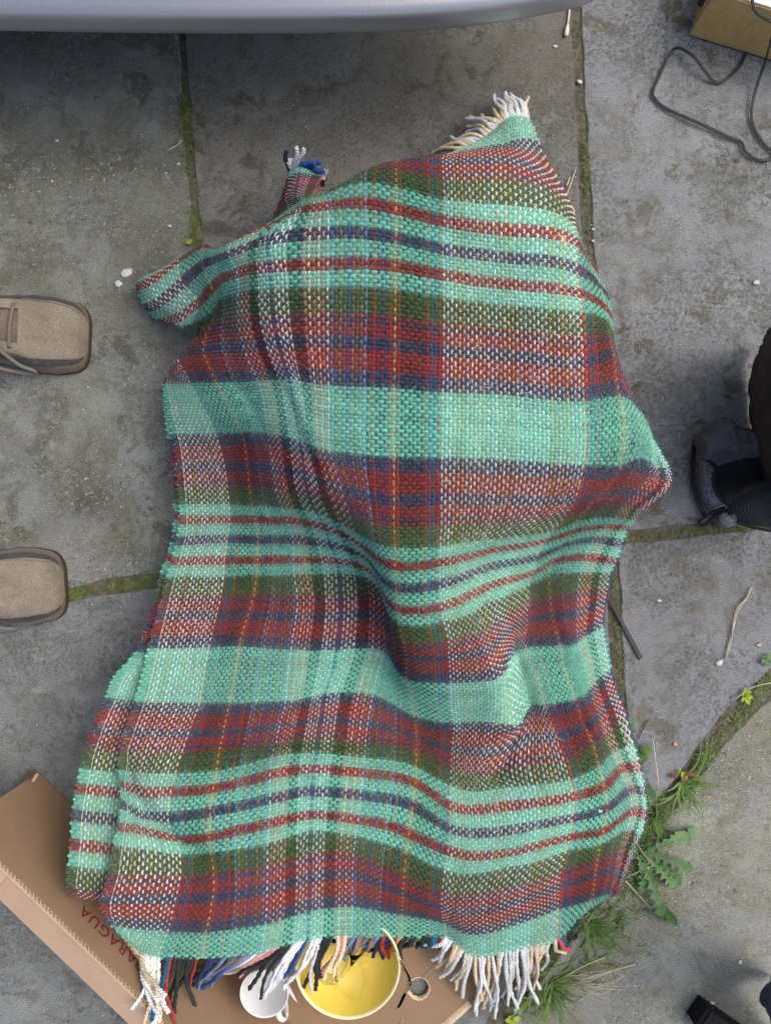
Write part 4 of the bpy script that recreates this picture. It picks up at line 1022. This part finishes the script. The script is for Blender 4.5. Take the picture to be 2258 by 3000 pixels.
def weave(P, valid, i0, j0, wcol, fcol, skip_warp=()):
    """half-round yarns crossing over and under each other on the half-step grid P"""
    du = np.gradient(P, axis=0) * 2; dv = np.gradient(P, axis=1) * 2
    N = np.cross(du, dv); N = -N / (np.linalg.norm(N, axis=2, keepdims=True) + 1e-12)   # image y runs down
    lu = np.linalg.norm(du, axis=2, keepdims=True); lv = np.linalg.norm(dv, axis=2, keepdims=True)
    du = du / (lu + 1e-12); dv = dv / (lv + 1e-12)
    na, nb = P.shape[:2]
    gi = i0 + np.arange(na)[:, None] * .5; gj = j0 + np.arange(nb)[None] * .5
    ang = np.array([-.25, .28, .72, 1.25]) * math.pi; NS = 4
    wrad = np.repeat(np.where(wcol.mean(1) > .45, .30, .41), 2)[:na]
    parts = []
    for kind in (0, 1):
        rw = np.clip((lu if kind == 0 else lv), .0012, .0056) * (wrad[:, None, None] if kind == 0 else .49)
        rt = PITCH * (.30 if kind == 0 else .38)
        cs = np.cos(math.pi * (gi + gj)); h = (cs * .34 - (1 - np.abs(cs)) * .10 if kind == 0 else -cs * .30 + (1 - np.abs(cs)) * .12) * PITCH
        base = P + N * h[:, :, None]
        side = du if kind == 0 else dv
        base = base + rng.normal(0, PITCH * .02, base.shape) + side * (PITCH * .06 * smooth_noise(na, nb, kind))[:, :, None]
        rw = rw * (1 + .10 * smooth_noise(na, nb, kind))[:, :, None]
        ring = np.stack([base + side * (math.cos(a) * rw) + N * (math.sin(a) * rt) for a in ang], 2)   # na, nb, 5, 3
        if kind == 0: ring = ring[::2]; val = valid[::2]; cols = wcol
        else: ring = ring[:, ::2].transpose(1, 0, 2, 3); val = valid[:, ::2].T; cols = fcol
        ny, nt = ring.shape[:2]
        if kind == 0:
            val = val.copy()
            for s in skip_warp: val[s] = False
        idx = np.arange(ny * nt * NS).reshape(ny, nt, NS)
        ok = val[:, :-1] & val[:, 1:]
        q = np.stack([idx[:, :-1, :-1], idx[:, :-1, 1:], idx[:, 1:, 1:], idx[:, 1:, :-1]], -1)[ok].reshape(-1, 4)
        tint = rng.uniform(.82, 1.12, (ny, nt, 1, 1))
        oth = np.repeat(fcol if kind == 0 else wcol, 2, 0)[:nt]                       # felted wool: neighbours' fibres tint each yarn
        light = cols.mean(1) > .45
        k_ = np.where(light, .06, .14)[:, None, None] if kind == 0 else np.full((ny, 1, 1), .03)
        bl = cols[:, None] * (1 - k_) + oth[None] * k_
        if kind == 1:
            nb_ = cols.copy(); nb_[1:-1] = (cols[:-2] + cols[2:]) / 2
            bl = bl * .86 + nb_[:, None] * .14
        c = np.broadcast_to(bl[:, :, None, :] * tint, (ny, nt, NS, 3))
        parts.append((ring.reshape(-1, 3), q, c.reshape(-1, 3)))
    return parts, N

def join(parts):
    V = []; F = []; C = []; b = 0
    for v, f, c in parts: V.append(v); F.append(f + b); C.append(c); b += len(v)
    V = np.concatenate(V); F = np.concatenate(F); C = np.concatenate(C)
    used = np.zeros(len(V), bool); used[F.ravel()] = True
    remap = np.cumsum(used) - 1
    return V[used], remap[F], C[used]

# top layer; beyond thread -56 only the weft loops of the selvedge
du0 = SP[1] - SP[0]                                   # uneven, looped selvedge
loop = np.repeat(rng.uniform(-.5, .5, len(ja) // 4 + 1), 4)[:len(ja)]
SP[0] -= du0 * loop[:, None]
main, NRM = weave(SP, VALID, I0, J0, WC, FC, skip_warp=(0, 1, 2))
# the under layer of the folded blanket that shows along the left edge
LE = np.array([(-20, 500, 1075), (-9, 478, 1130), (0, 480, 1200), (9, 494, 1290), (13, 500, 1345), (26, 506, 1440), (37.5, 512, 1510), (44, 505, 1575), (50.5, 490, 1628), (56, 472, 1670), (62, 450, 1768), (70, 428, 1838), (79, 404, 1905), (88, 330, 1985), (97, 309, 2045), (105, 276, 2118), (114, 250, 2192), (120, 235, 2255), (125.5, 222, 2313), (132, 210, 2386), (138.5, 207, 2467), (144, 200, 2530), (150, 193, 2598), (156, 215, 2632)], float)
la = np.arange(-59, -40.75, .5); lb = np.arange(-20, 155.25, .5)
LX = np.interp(lb, LE[:, 0], LE[:, 1]); LY = np.interp(lb, LE[:, 0], LE[:, 2])
ker = np.ones(9) / 9
LX = np.convolve(np.pad(LX, 4, mode='edge'), ker, 'valid'); LY = np.convolve(np.pad(LY, 4, mode='edge'), ker, 'valid')
zb = np.interp(lb, ja, zz[0]) - .012
LI = (la + 59)[:, None]
lpx = LX[None] + LI * 10.4; lpy = LY[None] + LI * 1.2 + 0 * lb[None]
lz = zb[None] - .002 - np.abs(LI - 2) * .0009 + .0012 * np.sin(lb * .5)[None] + 0 * LI
drop = np.clip((lb - 143) / 12, 0, 1)[None] ** 2
lz = np.maximum(lz - drop * .03, .01)
ld = (CAM_H - lz) / FPX
LP = np.stack([(lpx - CX) * ld, -(lpy - CY) * ld, lz], -1)
lw = np.array([warp_colour(int(i)) for i in range(-59, -40)]); lf = np.array([weft_colour(int(j)) for j in range(-20, 156)])
lf = lf * rng.uniform(.86, 1.1, (len(lf), 1))
under, UN = weave(LP, np.ones(LP.shape[:2], bool), -59, -20, lw, lf, skip_warp=(0, 1, 2))

blanket = empty('blanket', at(1100, 1800, 0))
tag(blanket, 'green, red and navy tartan wool blanket draped over boxes with fringed ends', 'blanket')
v, f, c = join([main[0], under[0]]); o = mk_np('warp_yarns', v, f, M['wool'], blanket, c); o['kind'] = 'stuff'
v, f, c = join([main[1], under[1]]); o = mk_np('weft_yarns', v, f, M['wool'], blanket, c); o['kind'] = 'stuff'
def sheet(P, N, valid, i0, j0, wcol, fcol):
    V = (P - N * PITCH * .12)[::2, ::2]; va = valid[::2, ::2]
    n0, n1 = V.shape[:2]; idx = np.arange(n0 * n1).reshape(n0, n1)
    ok = va[:-1, :-1] & va[1:, :-1] & va[:-1, 1:] & va[1:, 1:]
    q = np.stack([idx[:-1, :-1], idx[:-1, 1:], idx[1:, 1:], idx[1:, :-1]], -1)[ok]
    c = np.broadcast_to((fcol[None] * .75 + wcol[:, None] * .12), (n0, n1, 3)).reshape(-1, 3)
    return V.reshape(-1, 3), q, c
v, f, c = join([sheet(SP, NRM, VALID, I0, J0, WC, FC), sheet(LP, UN, np.ones(LP.shape[:2], bool), -59, -20, lw, lf)])
o = mk_np('felted_core', v, f, M['wool'], blanket, c); o['kind'] = 'stuff'

# ---- loose wool fibres standing off the cloth
def fuzz(P, N, valid, i0, j0, wcol, fcol, n):
    a = rng.integers(2, P.shape[0] - 2, n); b = rng.integers(2, P.shape[1] - 2, n)
    ok = valid[a, b]; a = a[ok]; b = b[ok]; m = len(a)
    p = P[a, b] + N[a, b] * PITCH * .45 + rng.normal(0, .0012, (m, 3))
    d = rng.normal(0, 1, (m, 3)); nn = N[a, b]; d -= nn * (d * nn).sum(1, keepdims=True); d /= np.linalg.norm(d, axis=1, keepdims=True) + 1e-9
    e = np.cross(d, nn); L = np.where(rng.random((m, 1)) < .75, rng.uniform(.002, .006, (m, 1)), rng.uniform(.006, .014, (m, 1))); cv = rng.normal(0, .8, (m, 1)); lift = rng.uniform(.05, .5, (m, 1))
    wfrac = rng.random((m, 1)) < .08
    c = np.where(wfrac, wcol[np.clip(a // 2, 0, len(wcol) - 1)], fcol[np.clip(b // 2, 0, len(fcol) - 1)])
    c = np.clip(c * rng.uniform(.9, 1.4, (m, 1)) + .02, 0, 1)
    pts = []
    for t in (0, .5, 1.0):
        pts.append(p + L * (d * t + e * cv * t * t + nn * lift * (t - t * t * .9)))
    w = .00011
    V = np.stack([x + s * e * w * (1 - .6 * k / 2) for k, x in enumerate(pts) for s in (-1, 1)], 1)   # m, 8, 3
    base = np.arange(m)[:, None] * 6
    F = np.concatenate([base + np.array([[2 * k, 2 * k + 1, 2 * k + 3, 2 * k + 2]]) for k in range(2)], 0)
    return V.reshape(-1, 3), F, np.repeat(c, 6, 0)
v, f, c = join([fuzz(SP, NRM, VALID, I0, J0, WC, FC, 340000), fuzz(LP, UN, np.ones(LP.shape[:2], bool), -59, -20, lw, lf, 22000)])
o = mk_np('wool_fuzz', v, f, M['wool'], blanket, c); o['kind'] = 'stuff'

# ---- white sewing thread along each selvedge
def stitch(P, N, a, b0, b1, step):
    pts = []
    for k, b in enumerate(range(b0, b1, step)): pts.append(Vector(P[a, b] + N[a, b] * (PITCH * (.75 if k % 2 else .55)) + np.array([random.gauss(0, .0003), 0, 0])))
    return pts
thr = plain('white_thread', lin(226, 226, 226), .8)
tube('selvedge_thread', stitch(SP, NRM, 6, 150, 510, 3), .00028, thr, blanket, 5)
tube('selvedge_thread', stitch(LP, UN, 6, 30, 340, 3), .00028, thr, blanket, 5)

# ---- fringe: every strand is a part
def strand(p0, p1, sag, colr, rad, wob=.004, nseg=7, curl=0.0):
    p0 = Vector(p0); p1 = Vector(p1); d = p1 - p0; s = Vector((-d.y, d.x, 0)); s = s.normalized() if s.length > 1e-6 else Vector((1, 0, 0))
    ph = random.uniform(0, 6.28); ctrl = []
    for k in range(5):
        t = k / 4
        q = p0 + d * t + Vector((0, 0, sag * math.sin(math.pi * min(1, t * 1.2)) * (1 - t * .3))) + s * (wob * math.sin(ph + t * 4.2) * t + curl * t * t)
        ctrl.append(q)
    path = catmull(ctrl, 7); n = len(path); V = []; F = []
    tw = d.length / .0075 * 2 * math.pi / n                    # two plies twisted together
    for ply in (0, math.pi):
        pp = []; 
        for k, q in enumerate(path):
            t = (path[min(k + 1, n - 1)] - path[max(k - 1, 0)]).normalized(); a = t.cross(Vector((0, 0, 1))); a = a.normalized() if a.length > 1e-3 else Vector((1, 0, 0)); b = a.cross(t)
            pp.append(q + (a * math.cos(k * tw + ply + ph) + b * math.sin(k * tw + ply + ph)) * rad * .52)
        v_, f_ = tube_data(pp, [rad * .66 * (1 - .2 * (k / n) ** 2 + random.uniform(-.08, .1)) for k in range(n)], 5)
        o_ = len(V); V += v_; F += [tuple(x + o_ for x in g) for g in f_]
    me = bpy.data.meshes.new('fringe_strand'); me.from_pydata([tuple(x) for x in V], [], F); me.update()
    me.polygons.foreach_set('use_smooth', [True] * len(me.polygons))
    ca = me.color_attributes.new('Col', 'FLOAT_COLOR', 'POINT')
    cc = np.ones((len(V), 4), np.float32); cc[:, :3] = np.array(colr) * rng.uniform(.8, 1.08, (len(V), 1)); ca.data.foreach_set('color', cc.ravel())
    return link('fringe_strand', me, M['wool'], blanket)
FK = [-59, -50, -45, -36, -31, -26, -20, -14, -9, -5, -2, 1, 5, 8, 12, 15, 20, 28, 33, 40, 43, 48, 51, 56, 62, 68, 73, 75, 77, 86]
FDX = [50, 25, -8, -14, -50, -90, -130, -150, -140, -100, -105, -90, -60, -25, -5, -50, -40, -46, -20, -40, -46, -56, -5, -12, 0, 4, -20, 10, 24, -30]
FDY = [120, 150, 160, 175, 150, 110, 80, 66, 70, 110, 130, 130, 135, 110, 100, 56, 50, 46, 30, 30, 60, 80, 128, 150, 150, 128, 60, 40, 20, 10]
FZ = [.06, .06, .06, .06, .06, .06, .07, .07, .08, .10, .10, .10, .10, .09, .09, .05, .05, .05, .04, .04, .04, .03, .02, .015, .015, .015, .02, .02, .02, .01]
for i in range(-56, 87):
    a = (i - I0) * 2
    if random.random() < (.2 if i < 41 else .05): continue
    b = int((jbot[a] - J0) * 2) - 1
    p = SP[a, b] + np.array([0, 0, -.001])
    e0 = pxy[a, b]
    g = ((i % 4) - 1.5) * -7 + random.gauss(0, 9)
    ex = e0[0] + np.interp(i, FK, FDX) + g; ey = e0[1] + np.interp(i, FK, FDY) * random.uniform(.95, 1.3)
    ez = min(p[2] - .01, np.interp(i, FK, FZ) + random.uniform(-.008, .012)); ez = max(ez, .004)
    if i < -30: ez = .158 + random.uniform(0, .008) - max(0, i + 38) * .01
    strand(p, at(ex, ey, ez), .008, np.clip(WC[a // 2] * random.uniform(.98, 1.15), 0, .92), PITCH * random.uniform(.60, .80), .007, curl=random.gauss(0, .007))
for i in range(44, 68):
    a = (i - I0) * 2; b = int((jtop[a] - J0) * 2) + 2
    p = SP[a, b]; e0 = pxy[a, b]
    f = (i - 44) / 23
    ex = e0[0] + (-95 * (1 - f) - 20 * f) + random.gauss(0, 10); ey = e0[1] + (12 * (1 - f) ** 2 - 90 * f) * random.uniform(.7, 1.1)
    strand(p, at(ex, ey, max(.004, p[2] * .5)), .008, WC[a // 2], PITCH * random.uniform(.6, .78), .007, curl=random.gauss(0, .005))
for i, dx, dy, z in ((-5, -14, -62, .10), (-4, -8, -34, .10), (-3, 4, -66, .13), (-2, 18, -62, .13), (-1, 36, -22, .12), (0, 44, -12, .125), (1, 50, -8, .12), (2, 50, 4, .11), (3, 46, 10, .10), (4, 40, 22, .095), (5, 26, 30, .09), (6, 16, 40, .08)):
    a = (i - I0) * 2; b = int((jtop[a] - J0) * 2) + 3
    p = SP[a, b]; e0 = pxy[a, b]
    strand(p, at(e0[0] + dx, e0[1] + dy, z), .004, np.array(CLR['B']) if i in (-1, 1, 2, 3) else WC[a // 2], PITCH * .66, .004)

# ================================================================== weeds
def leaf_mesh(name, p, ang, L, W, mat, parent, lobes=0, lift=.4, droop=.3, fold=.25, seg=None, tilt=0.0):
    d = Vector((math.cos(ang), math.sin(ang), 0)); s = Vector((-d.y, d.x, 0)); seg = seg or (66 if lobes else 10)
    V = []; F = []
    for k in range(seg + 1):
        t = k / seg
        w = math.sin(math.pi * min(1, t ** .8)) ** .8
        if lobes:
            saw = (t * lobes / .8) % 1.0
            w = (.4 + .6 * t) * (.16 + .84 * (1 - saw / .22 if saw < .22 else ((saw - .22) / .78) ** 1.4))
            if t > .8: w = (.4 + .6 * t) * min((1 - t) / .2, .25 + (t - .8) / .05)
            if t < .12: w = .08
        w = w * W * .5 + .0003
        q = p + d * (L * t * math.cos(lift)) + Z * (L * (math.sin(lift) * t - droop * t * t)) + s * (.06 * L * math.sin(t * 3 + tilt))
        q.z = max(q.z, .0015)
        back = d * (-.55 * w if lobes and t < .8 else 0)
        V += [q - s * w + back + Z * w * fold, q, q + s * w + back + Z * w * fold]
    for k in range(seg):
        for l in (0, 1): F.append((3 * k + l, 3 * k + l + 1, 3 * k + l + 4, 3 * k + l + 3))
    return mk(name, V, F, mat, parent)

dn_ = empty('dandelion', at(1860, 2540, 0)); tag(dn_, 'dandelion rosette with jagged green leaves at the blanket edge', 'dandelion')
c = at(1868, 2505, .004)
for (tx, ty, w) in ((1990, 2600, 62), (2010, 2530, 58), (1950, 2660, 54), (1972, 2585, 50), (1905, 2600, 46), (1935, 2520, 40), (1880, 2610, 40), (2022, 2440, 50), (1985, 2405, 40)):
    e = at(tx, ty, 0); v = e - c
    leaf_mesh('leaf', c + Vector((random.gauss(0, .004), random.gauss(0, .004), 0)), math.atan2(v.y, v.x), v.length * 1.08, w * .0005, M['leaf'], dn_, 5, random.uniform(.25, .5), random.uniform(.2, .35), .2, tilt=random.uniform(0, 3))
def weed(name, px, py, leaves, label, cat, mat, Wk=.55):
    r = empty(name, at(px, py, 0)); tag(r, label, cat); c = at(px, py, .006)
    for (tx, ty) in leaves:
        v = at(tx, ty, 0) - c; v.z = 0
        leaf_mesh('leaf', c + v * .12, math.atan2(v.y, v.x), v.length, v.length * Wk, mat, r, 0, random.uniform(.2, .6), random.uniform(.2, .45), .3)
    return r
weed('broadleaf_weed', 1838, 2150, [(1845, 2098), (1858, 2120), (1848, 2190), (1842, 2200), (1826, 2130)], 'soft oval weed leaves beside the blanket at the blue slab corner', 'weed', M['leaf'])
weed('broadleaf_weed', 1866, 2205, [(1905, 2195), (1890, 2185), (1885, 2225), (1868, 2240), (1850, 2215), (1855, 2180)], 'low weed with paired round leaves below the oval-leaved weed', 'weed', M['leaf_dark'], .7)
weed('broadleaf_weed', 1900, 2330, [(1895, 2300), (1912, 2310), (1905, 2352), (1885, 2340)], 'pale broad weed leaf rising beside the thin seed stalk', 'weed', M['leaf'], .7)
weed('willowherb_seedling', 1990, 2262, [(1986, 2244), (2006, 2280), (2000, 2262), (1978, 2258)], 'small lime-green seedling in the slanting joint', 'seedling', M['leaf_lime'], .4)
r_ = weed('red_leaved_weed', 1992, 2266, [(1955, 2270), (2028, 2262), (1998, 2292)], 'reddish brown weed leaves spreading under the lime seedling', 'weed', M['leaf_red'], .36)
weed('willowherb_seedling', 2178, 2040, [(2190, 2020), (2165, 2030), (2186, 2060), (2164, 2052), (2176, 2012), (2196, 2040)], 'yellow-green bushy seedling on moss near the frame edge', 'seedling', M['leaf_lime'], .5)
weed('round_leaf_weed', 1498, 2985, [(1520, 2978), (1478, 2980), (1500, 3002), (1488, 2965)], 'yellowish round-leaved weed under the white fringe', 'weed', M['leaf_lime'], .8)
weed('round_leaf_weed', 2240, 1930, [(2256, 1920), (2230, 1915), (2244, 1948), (2222, 1940)], 'tiny round-leaved weed where the joints meet at the right', 'weed', M['leaf'], .8)
weed('creeping_weed', 1930, 2655, [(1945, 2640), (1955, 2665), (1972, 2700), (1920, 2670), (1962, 2685), (1940, 2690), (1905, 2640)], 'fine creeping weed spreading below the dandelion', 'weed', M['leaf_dark'], .35)
weed('sprout', 560, 715, [(566, 705), (553, 708), (562, 722)], 'tiny bright sprout at the top edge of the blanket', 'sprout', M['leaf_lime'], .8)
def tuft(px, py, n, L, w, label, dirs=(0, 6.28), mat='grass', ltd=None):
    B = Blades()
    for _ in range(n): B.blade(at(px + random.gauss(0, 7), py + random.gauss(0, 7), -.002), random.uniform(*dirs), L * random.uniform(.5, 1.1), w * random.uniform(.7, 1.2), random.uniform(.25, .9), random.uniform(.15, .4), 6, random.uniform(-.6, .6))
    o = B.build('grass_tuft', M[mat]); return tag(o, label, 'grass')
tuft(1995, 2300, 30, .07, .0034, 'bright grass tuft under the lime-green seedling', (-2.6, .9))
tuft(1915, 2400, 22, .055, .0028, 'grass tuft between the dandelion and the seed stalk', (-1.6, 1.8))
tuft(1730, 2700, 22, .07, .0034, 'dark grass tuft at the fringed right hem of the blanket', (-1.7, .4))
tuft(1610, 2890, 34, .085, .0030, 'sprawling grass tuft by the white fringe', (-2.4, 1.2))
tuft(1560, 2900, 20, .06, .0022, 'short grass tuft under the white fringe ends', (-2.6, 0))
tuft(1655, 2870, 16, .11, .0018, 'dry straw-coloured grass stalks beside the white fringe', (-.3, .6), 'straw')
def stalk(name, pts, r, mat, label, cat, parent=None):
    o = tube(name, catmull([at(*p) for p in pts], 6), r, mat, parent, 6); return tag(o, label, cat)
stalk('seed_stalk', [(1920, 2348, .004), (1926, 2290, .02), (1918, 2220, .02), (1910, 2160, .02)], .0008, M['straw'], 'thin pale grass seed stalk over the blue slab', 'stalk')
stalk('dry_twig', [(2198, 1720, .003), (2186, 1752, .004), (2160, 1790, .004), (2146, 1840, .003), (2122, 1930, .003)], .0011, M['straw'], 'long pale dry twig lying on the blue-grey slab', 'twig')
stalk('dry_twig', [(2186, 1752, .006), (2154, 1790, .007), (2140, 1880, .004), (2124, 1930, .005)], .0009, M['straw'], 'shorter pale twig crossing the long dry twig', 'twig')
stalk('dry_twig', [(1866, 2475, .012), (1890, 2510, .01), (1930, 2545, .006), (1965, 2575, .004)], .0011, plain('grey_twig', lin(150, 138, 132), .8), 'mauve-grey dry stem across the dandelion leaves', 'stem')
stalk('dry_twig', [(1830, 2580, .01), (1860, 2612, .008), (1890, 2645, .004), (1902, 2658, .004)], .001, M['straw'], 'straw stem below the dandelion', 'stem')
stalk('dry_twig', [(1902, 2540, .01), (1860, 2558, .008), (1835, 2572, .006)], .0009, M['straw'], 'bent straw between the blanket and the dandelion', 'stem')
stalk('straw_stalk', [(1660, 2895, .006), (1720, 2865, .012), (1790, 2845, .008), (1860, 2825, .003)], .001, M['straw'], 'long yellow straw pointing away from the white fringe', 'straw')
stalk('straw_stalk', [(1640, 2870, .006), (1700, 2835, .012), (1770, 2805, .006)], .0009, M['straw'], 'shorter straw above the long yellow straw', 'straw')
stalk('straw_stalk', [(1690, 2935, .003), (1740, 2900, .006), (1785, 2840, .006)], .0008, M['straw'], 'crooked straw crossing the two long straws', 'straw')
stalk('straw_stalk', [(1685, 495, .003), (1670, 540, .004), (1655, 580, .004)], .0009, M['straw'], 'dry straw beside the upper right edge of the blanket', 'straw')
stalk('straw_stalk', [(1658, 545, .003), (1668, 520, .003)], .0014, M['straw'], 'short broken straw beside the blanket near the mossy joint', 'straw')
stalk('dry_twig', [(2260, 2000, .006), (2200, 2015, .008), (2150, 2050, .006)], .0007, M['straw'], 'fine dry stem over the mossy slanting joint', 'stem')
stalk('dry_twig', [(1868, 2165, .004), (1880, 2140, .004), (1898, 2110, .003)], .0009, plain('brown_twig', lin(96, 76, 62), .8), 'short brown twig beside the soft oval leaves', 'twig')
stalk('straw_stalk', [(535, 410, .003), (520, 425, .003), (492, 440, .002)], .0009, M['straw'], 'bent straw in the mossy joint below the car', 'straw')
# ================================================================== litter on the paving
tie = sheet_box('plastic_strip', [at(1768, 1730, .006), at(1776, 1728, .006), at(1882, 1926, .003), at(1872, 1934, .003)] + [at(1768, 1730, .0035), at(1776, 1728, .0035), at(1882, 1926, .0008), at(1872, 1934, .0008)], M['tie'], None)
tag(tie, 'narrow black plastic strip sticking out from under the blanket', 'plastic strip')
sw = empty('cotton_swab', at(1660, 75, 0)); tag(sw, 'white cotton swab on the slab under the bumper', 'cotton swab')
tube('stick', [at(1668, -10, .003), at(1666, 40, .003), at(1661, 78, .003)], .0014, M['cotton'], sw, 8)
V, F = tube_data(catmull([at(1663, 70, .004), at(1660, 84, .004), at(1658, 98, .004), at(1657, 106, .004)], 3), [.0014, .002, .0026, .003, .0032, .0033, .0032, .003, .0024, .0012], 10)
mk('cotton_tip', V, F, M['cotton'], sw)
def chip(px, py, size, mat='chip', z=.0):
    size *= .82
    n = 9; V = []; F = []
    for l, (rr, h) in enumerate(((1, 0), (.95, .35), (.6, .6))):
        for k in range(n):
            a = 2 * math.pi * k / n
            r_ = size * rr * (.55 + .8 * random.random())
            V.append(at(px, py, 0) + Vector((r_ * math.cos(a) * 1.15, r_ * math.sin(a) * .85, z + .0003 + h * size * .9)))
    for l in (0, 1):
        for k in range(n): k2 = (k + 1) % n; F.append((l * n + k, l * n + k2, (l + 1) * n + k2, (l + 1) * n + k))
    F.append(tuple(2 * n + k for k in range(n))); F.append(tuple(reversed(range(n))))
    return mk('stone_chip', V, F, M[mat], None)
small = [(428, 147), (502, 322), (520, 482), (488, 507), (494, 520), (165, 410), (82, 318), (260, 1134), (246, 1200), (50, 1045), (270, 1770), (110, 2125), (305, 2975), (2030, 1640), (1990, 1010), (2115, 985), (2145, 780), (1940, 1170), (2170, 1440), (1730, 660), (2060, 1020), (2092, 270), (1752, 470), (2246, 480), (1760, 1300), (2258, 2085), (1645, 2990), (1976, 2790), (1980, 2848), (840, 165), (860, 310), (897, 372), (905, 378), (1016, 164), (1800, 2630), (1640, 250), (210, 1850)]
for (x, y) in small:
    tag(chip(x, y, random.uniform(.0010, .0018)), 'tiny white speck of grit lying on the paving', 'stone chip', 'white grit specks on the paving')
for (x, y, s, m, lab) in ((525, 480, .0026, 'chip', 'bluish white flake beside the moss below the car'), (498, 663, .0034, 'chip', 'white pebble left of the moss by the blanket lobe'), (155, 532, .0026, 'chip', 'white pebble alone on the left slab below the bumper'), (168, 412, .0030, 'chip', 'rounded pale pebble on the upper left slab'),
                     (1695, 240, .0046, 'chip', 'white angular pebble in the joint below the cotton swab'), (1625, 138, .0038, 'chip', 'cream pebble on the slab left of the cotton swab'), (1736, 672, .0028, 'chip', 'white pebble in the joint near the right blanket edge'), (1735, 706, .0024, 'chip', 'smaller white pebble just below its twin in the joint'),
                     (1928, 1760, .0034, 'chip', 'white oval pebble on the blue-grey slab by the plastic strip'), (2104, 1940, .0062, 'chip', 'large white flake at the foot of the dry twigs'), (2220, 1890, .0046, 'peach_chip', 'peach coloured pebble at the right above the mossy joint'), (1975, 2180, .0036, 'peach_chip', 'pink pebble on the blue-grey slab above the seedling'),
                     (2164, 2819, .0040, 'chip', 'white oval petal on the lichened slab'), (2084, 2937, .0042, 'chip', 'white oval petal at the corner of the black case'), (1861, 2496, .0042, 'chip', 'white stone tucked between blanket and dandelion'), (2212, 828, .0052, 'chip', 'round pale chalky spot of grit on the right slab')):
    tag(chip(x, y, s, m), lab, 'pebble')
fl1 = chip(372, 798, .0095); fl1.name = 'plaster_flake'; tag(fl1, 'large flat white plaster flake left of the blanket lobe', 'plaster flake')
fl2 = chip(348, 832, .0065); fl2.name = 'plaster_flake'; tag(fl2, 'smaller white plaster flake beside the large one', 'plaster flake')
for o_ in (fl1, fl2):
    for v in o_.data.vertices: v.co.z *= .22
# crumb resting on the cloth
k = ((84 - I0) * 2, int((132.0 - J0) * 2)); pp_ = SP[k]
cb = chip(0, 0, .0036); cb.name = 'paper_crumb'; tag(cb, 'small white crumb lying on the lower right of the blanket', 'crumb')
off = Vector(pp_) - at(0, 0, 0)
for v in cb.data.vertices: v.co = v.co + Vector((off.x, off.y, pp_[2] + .002))
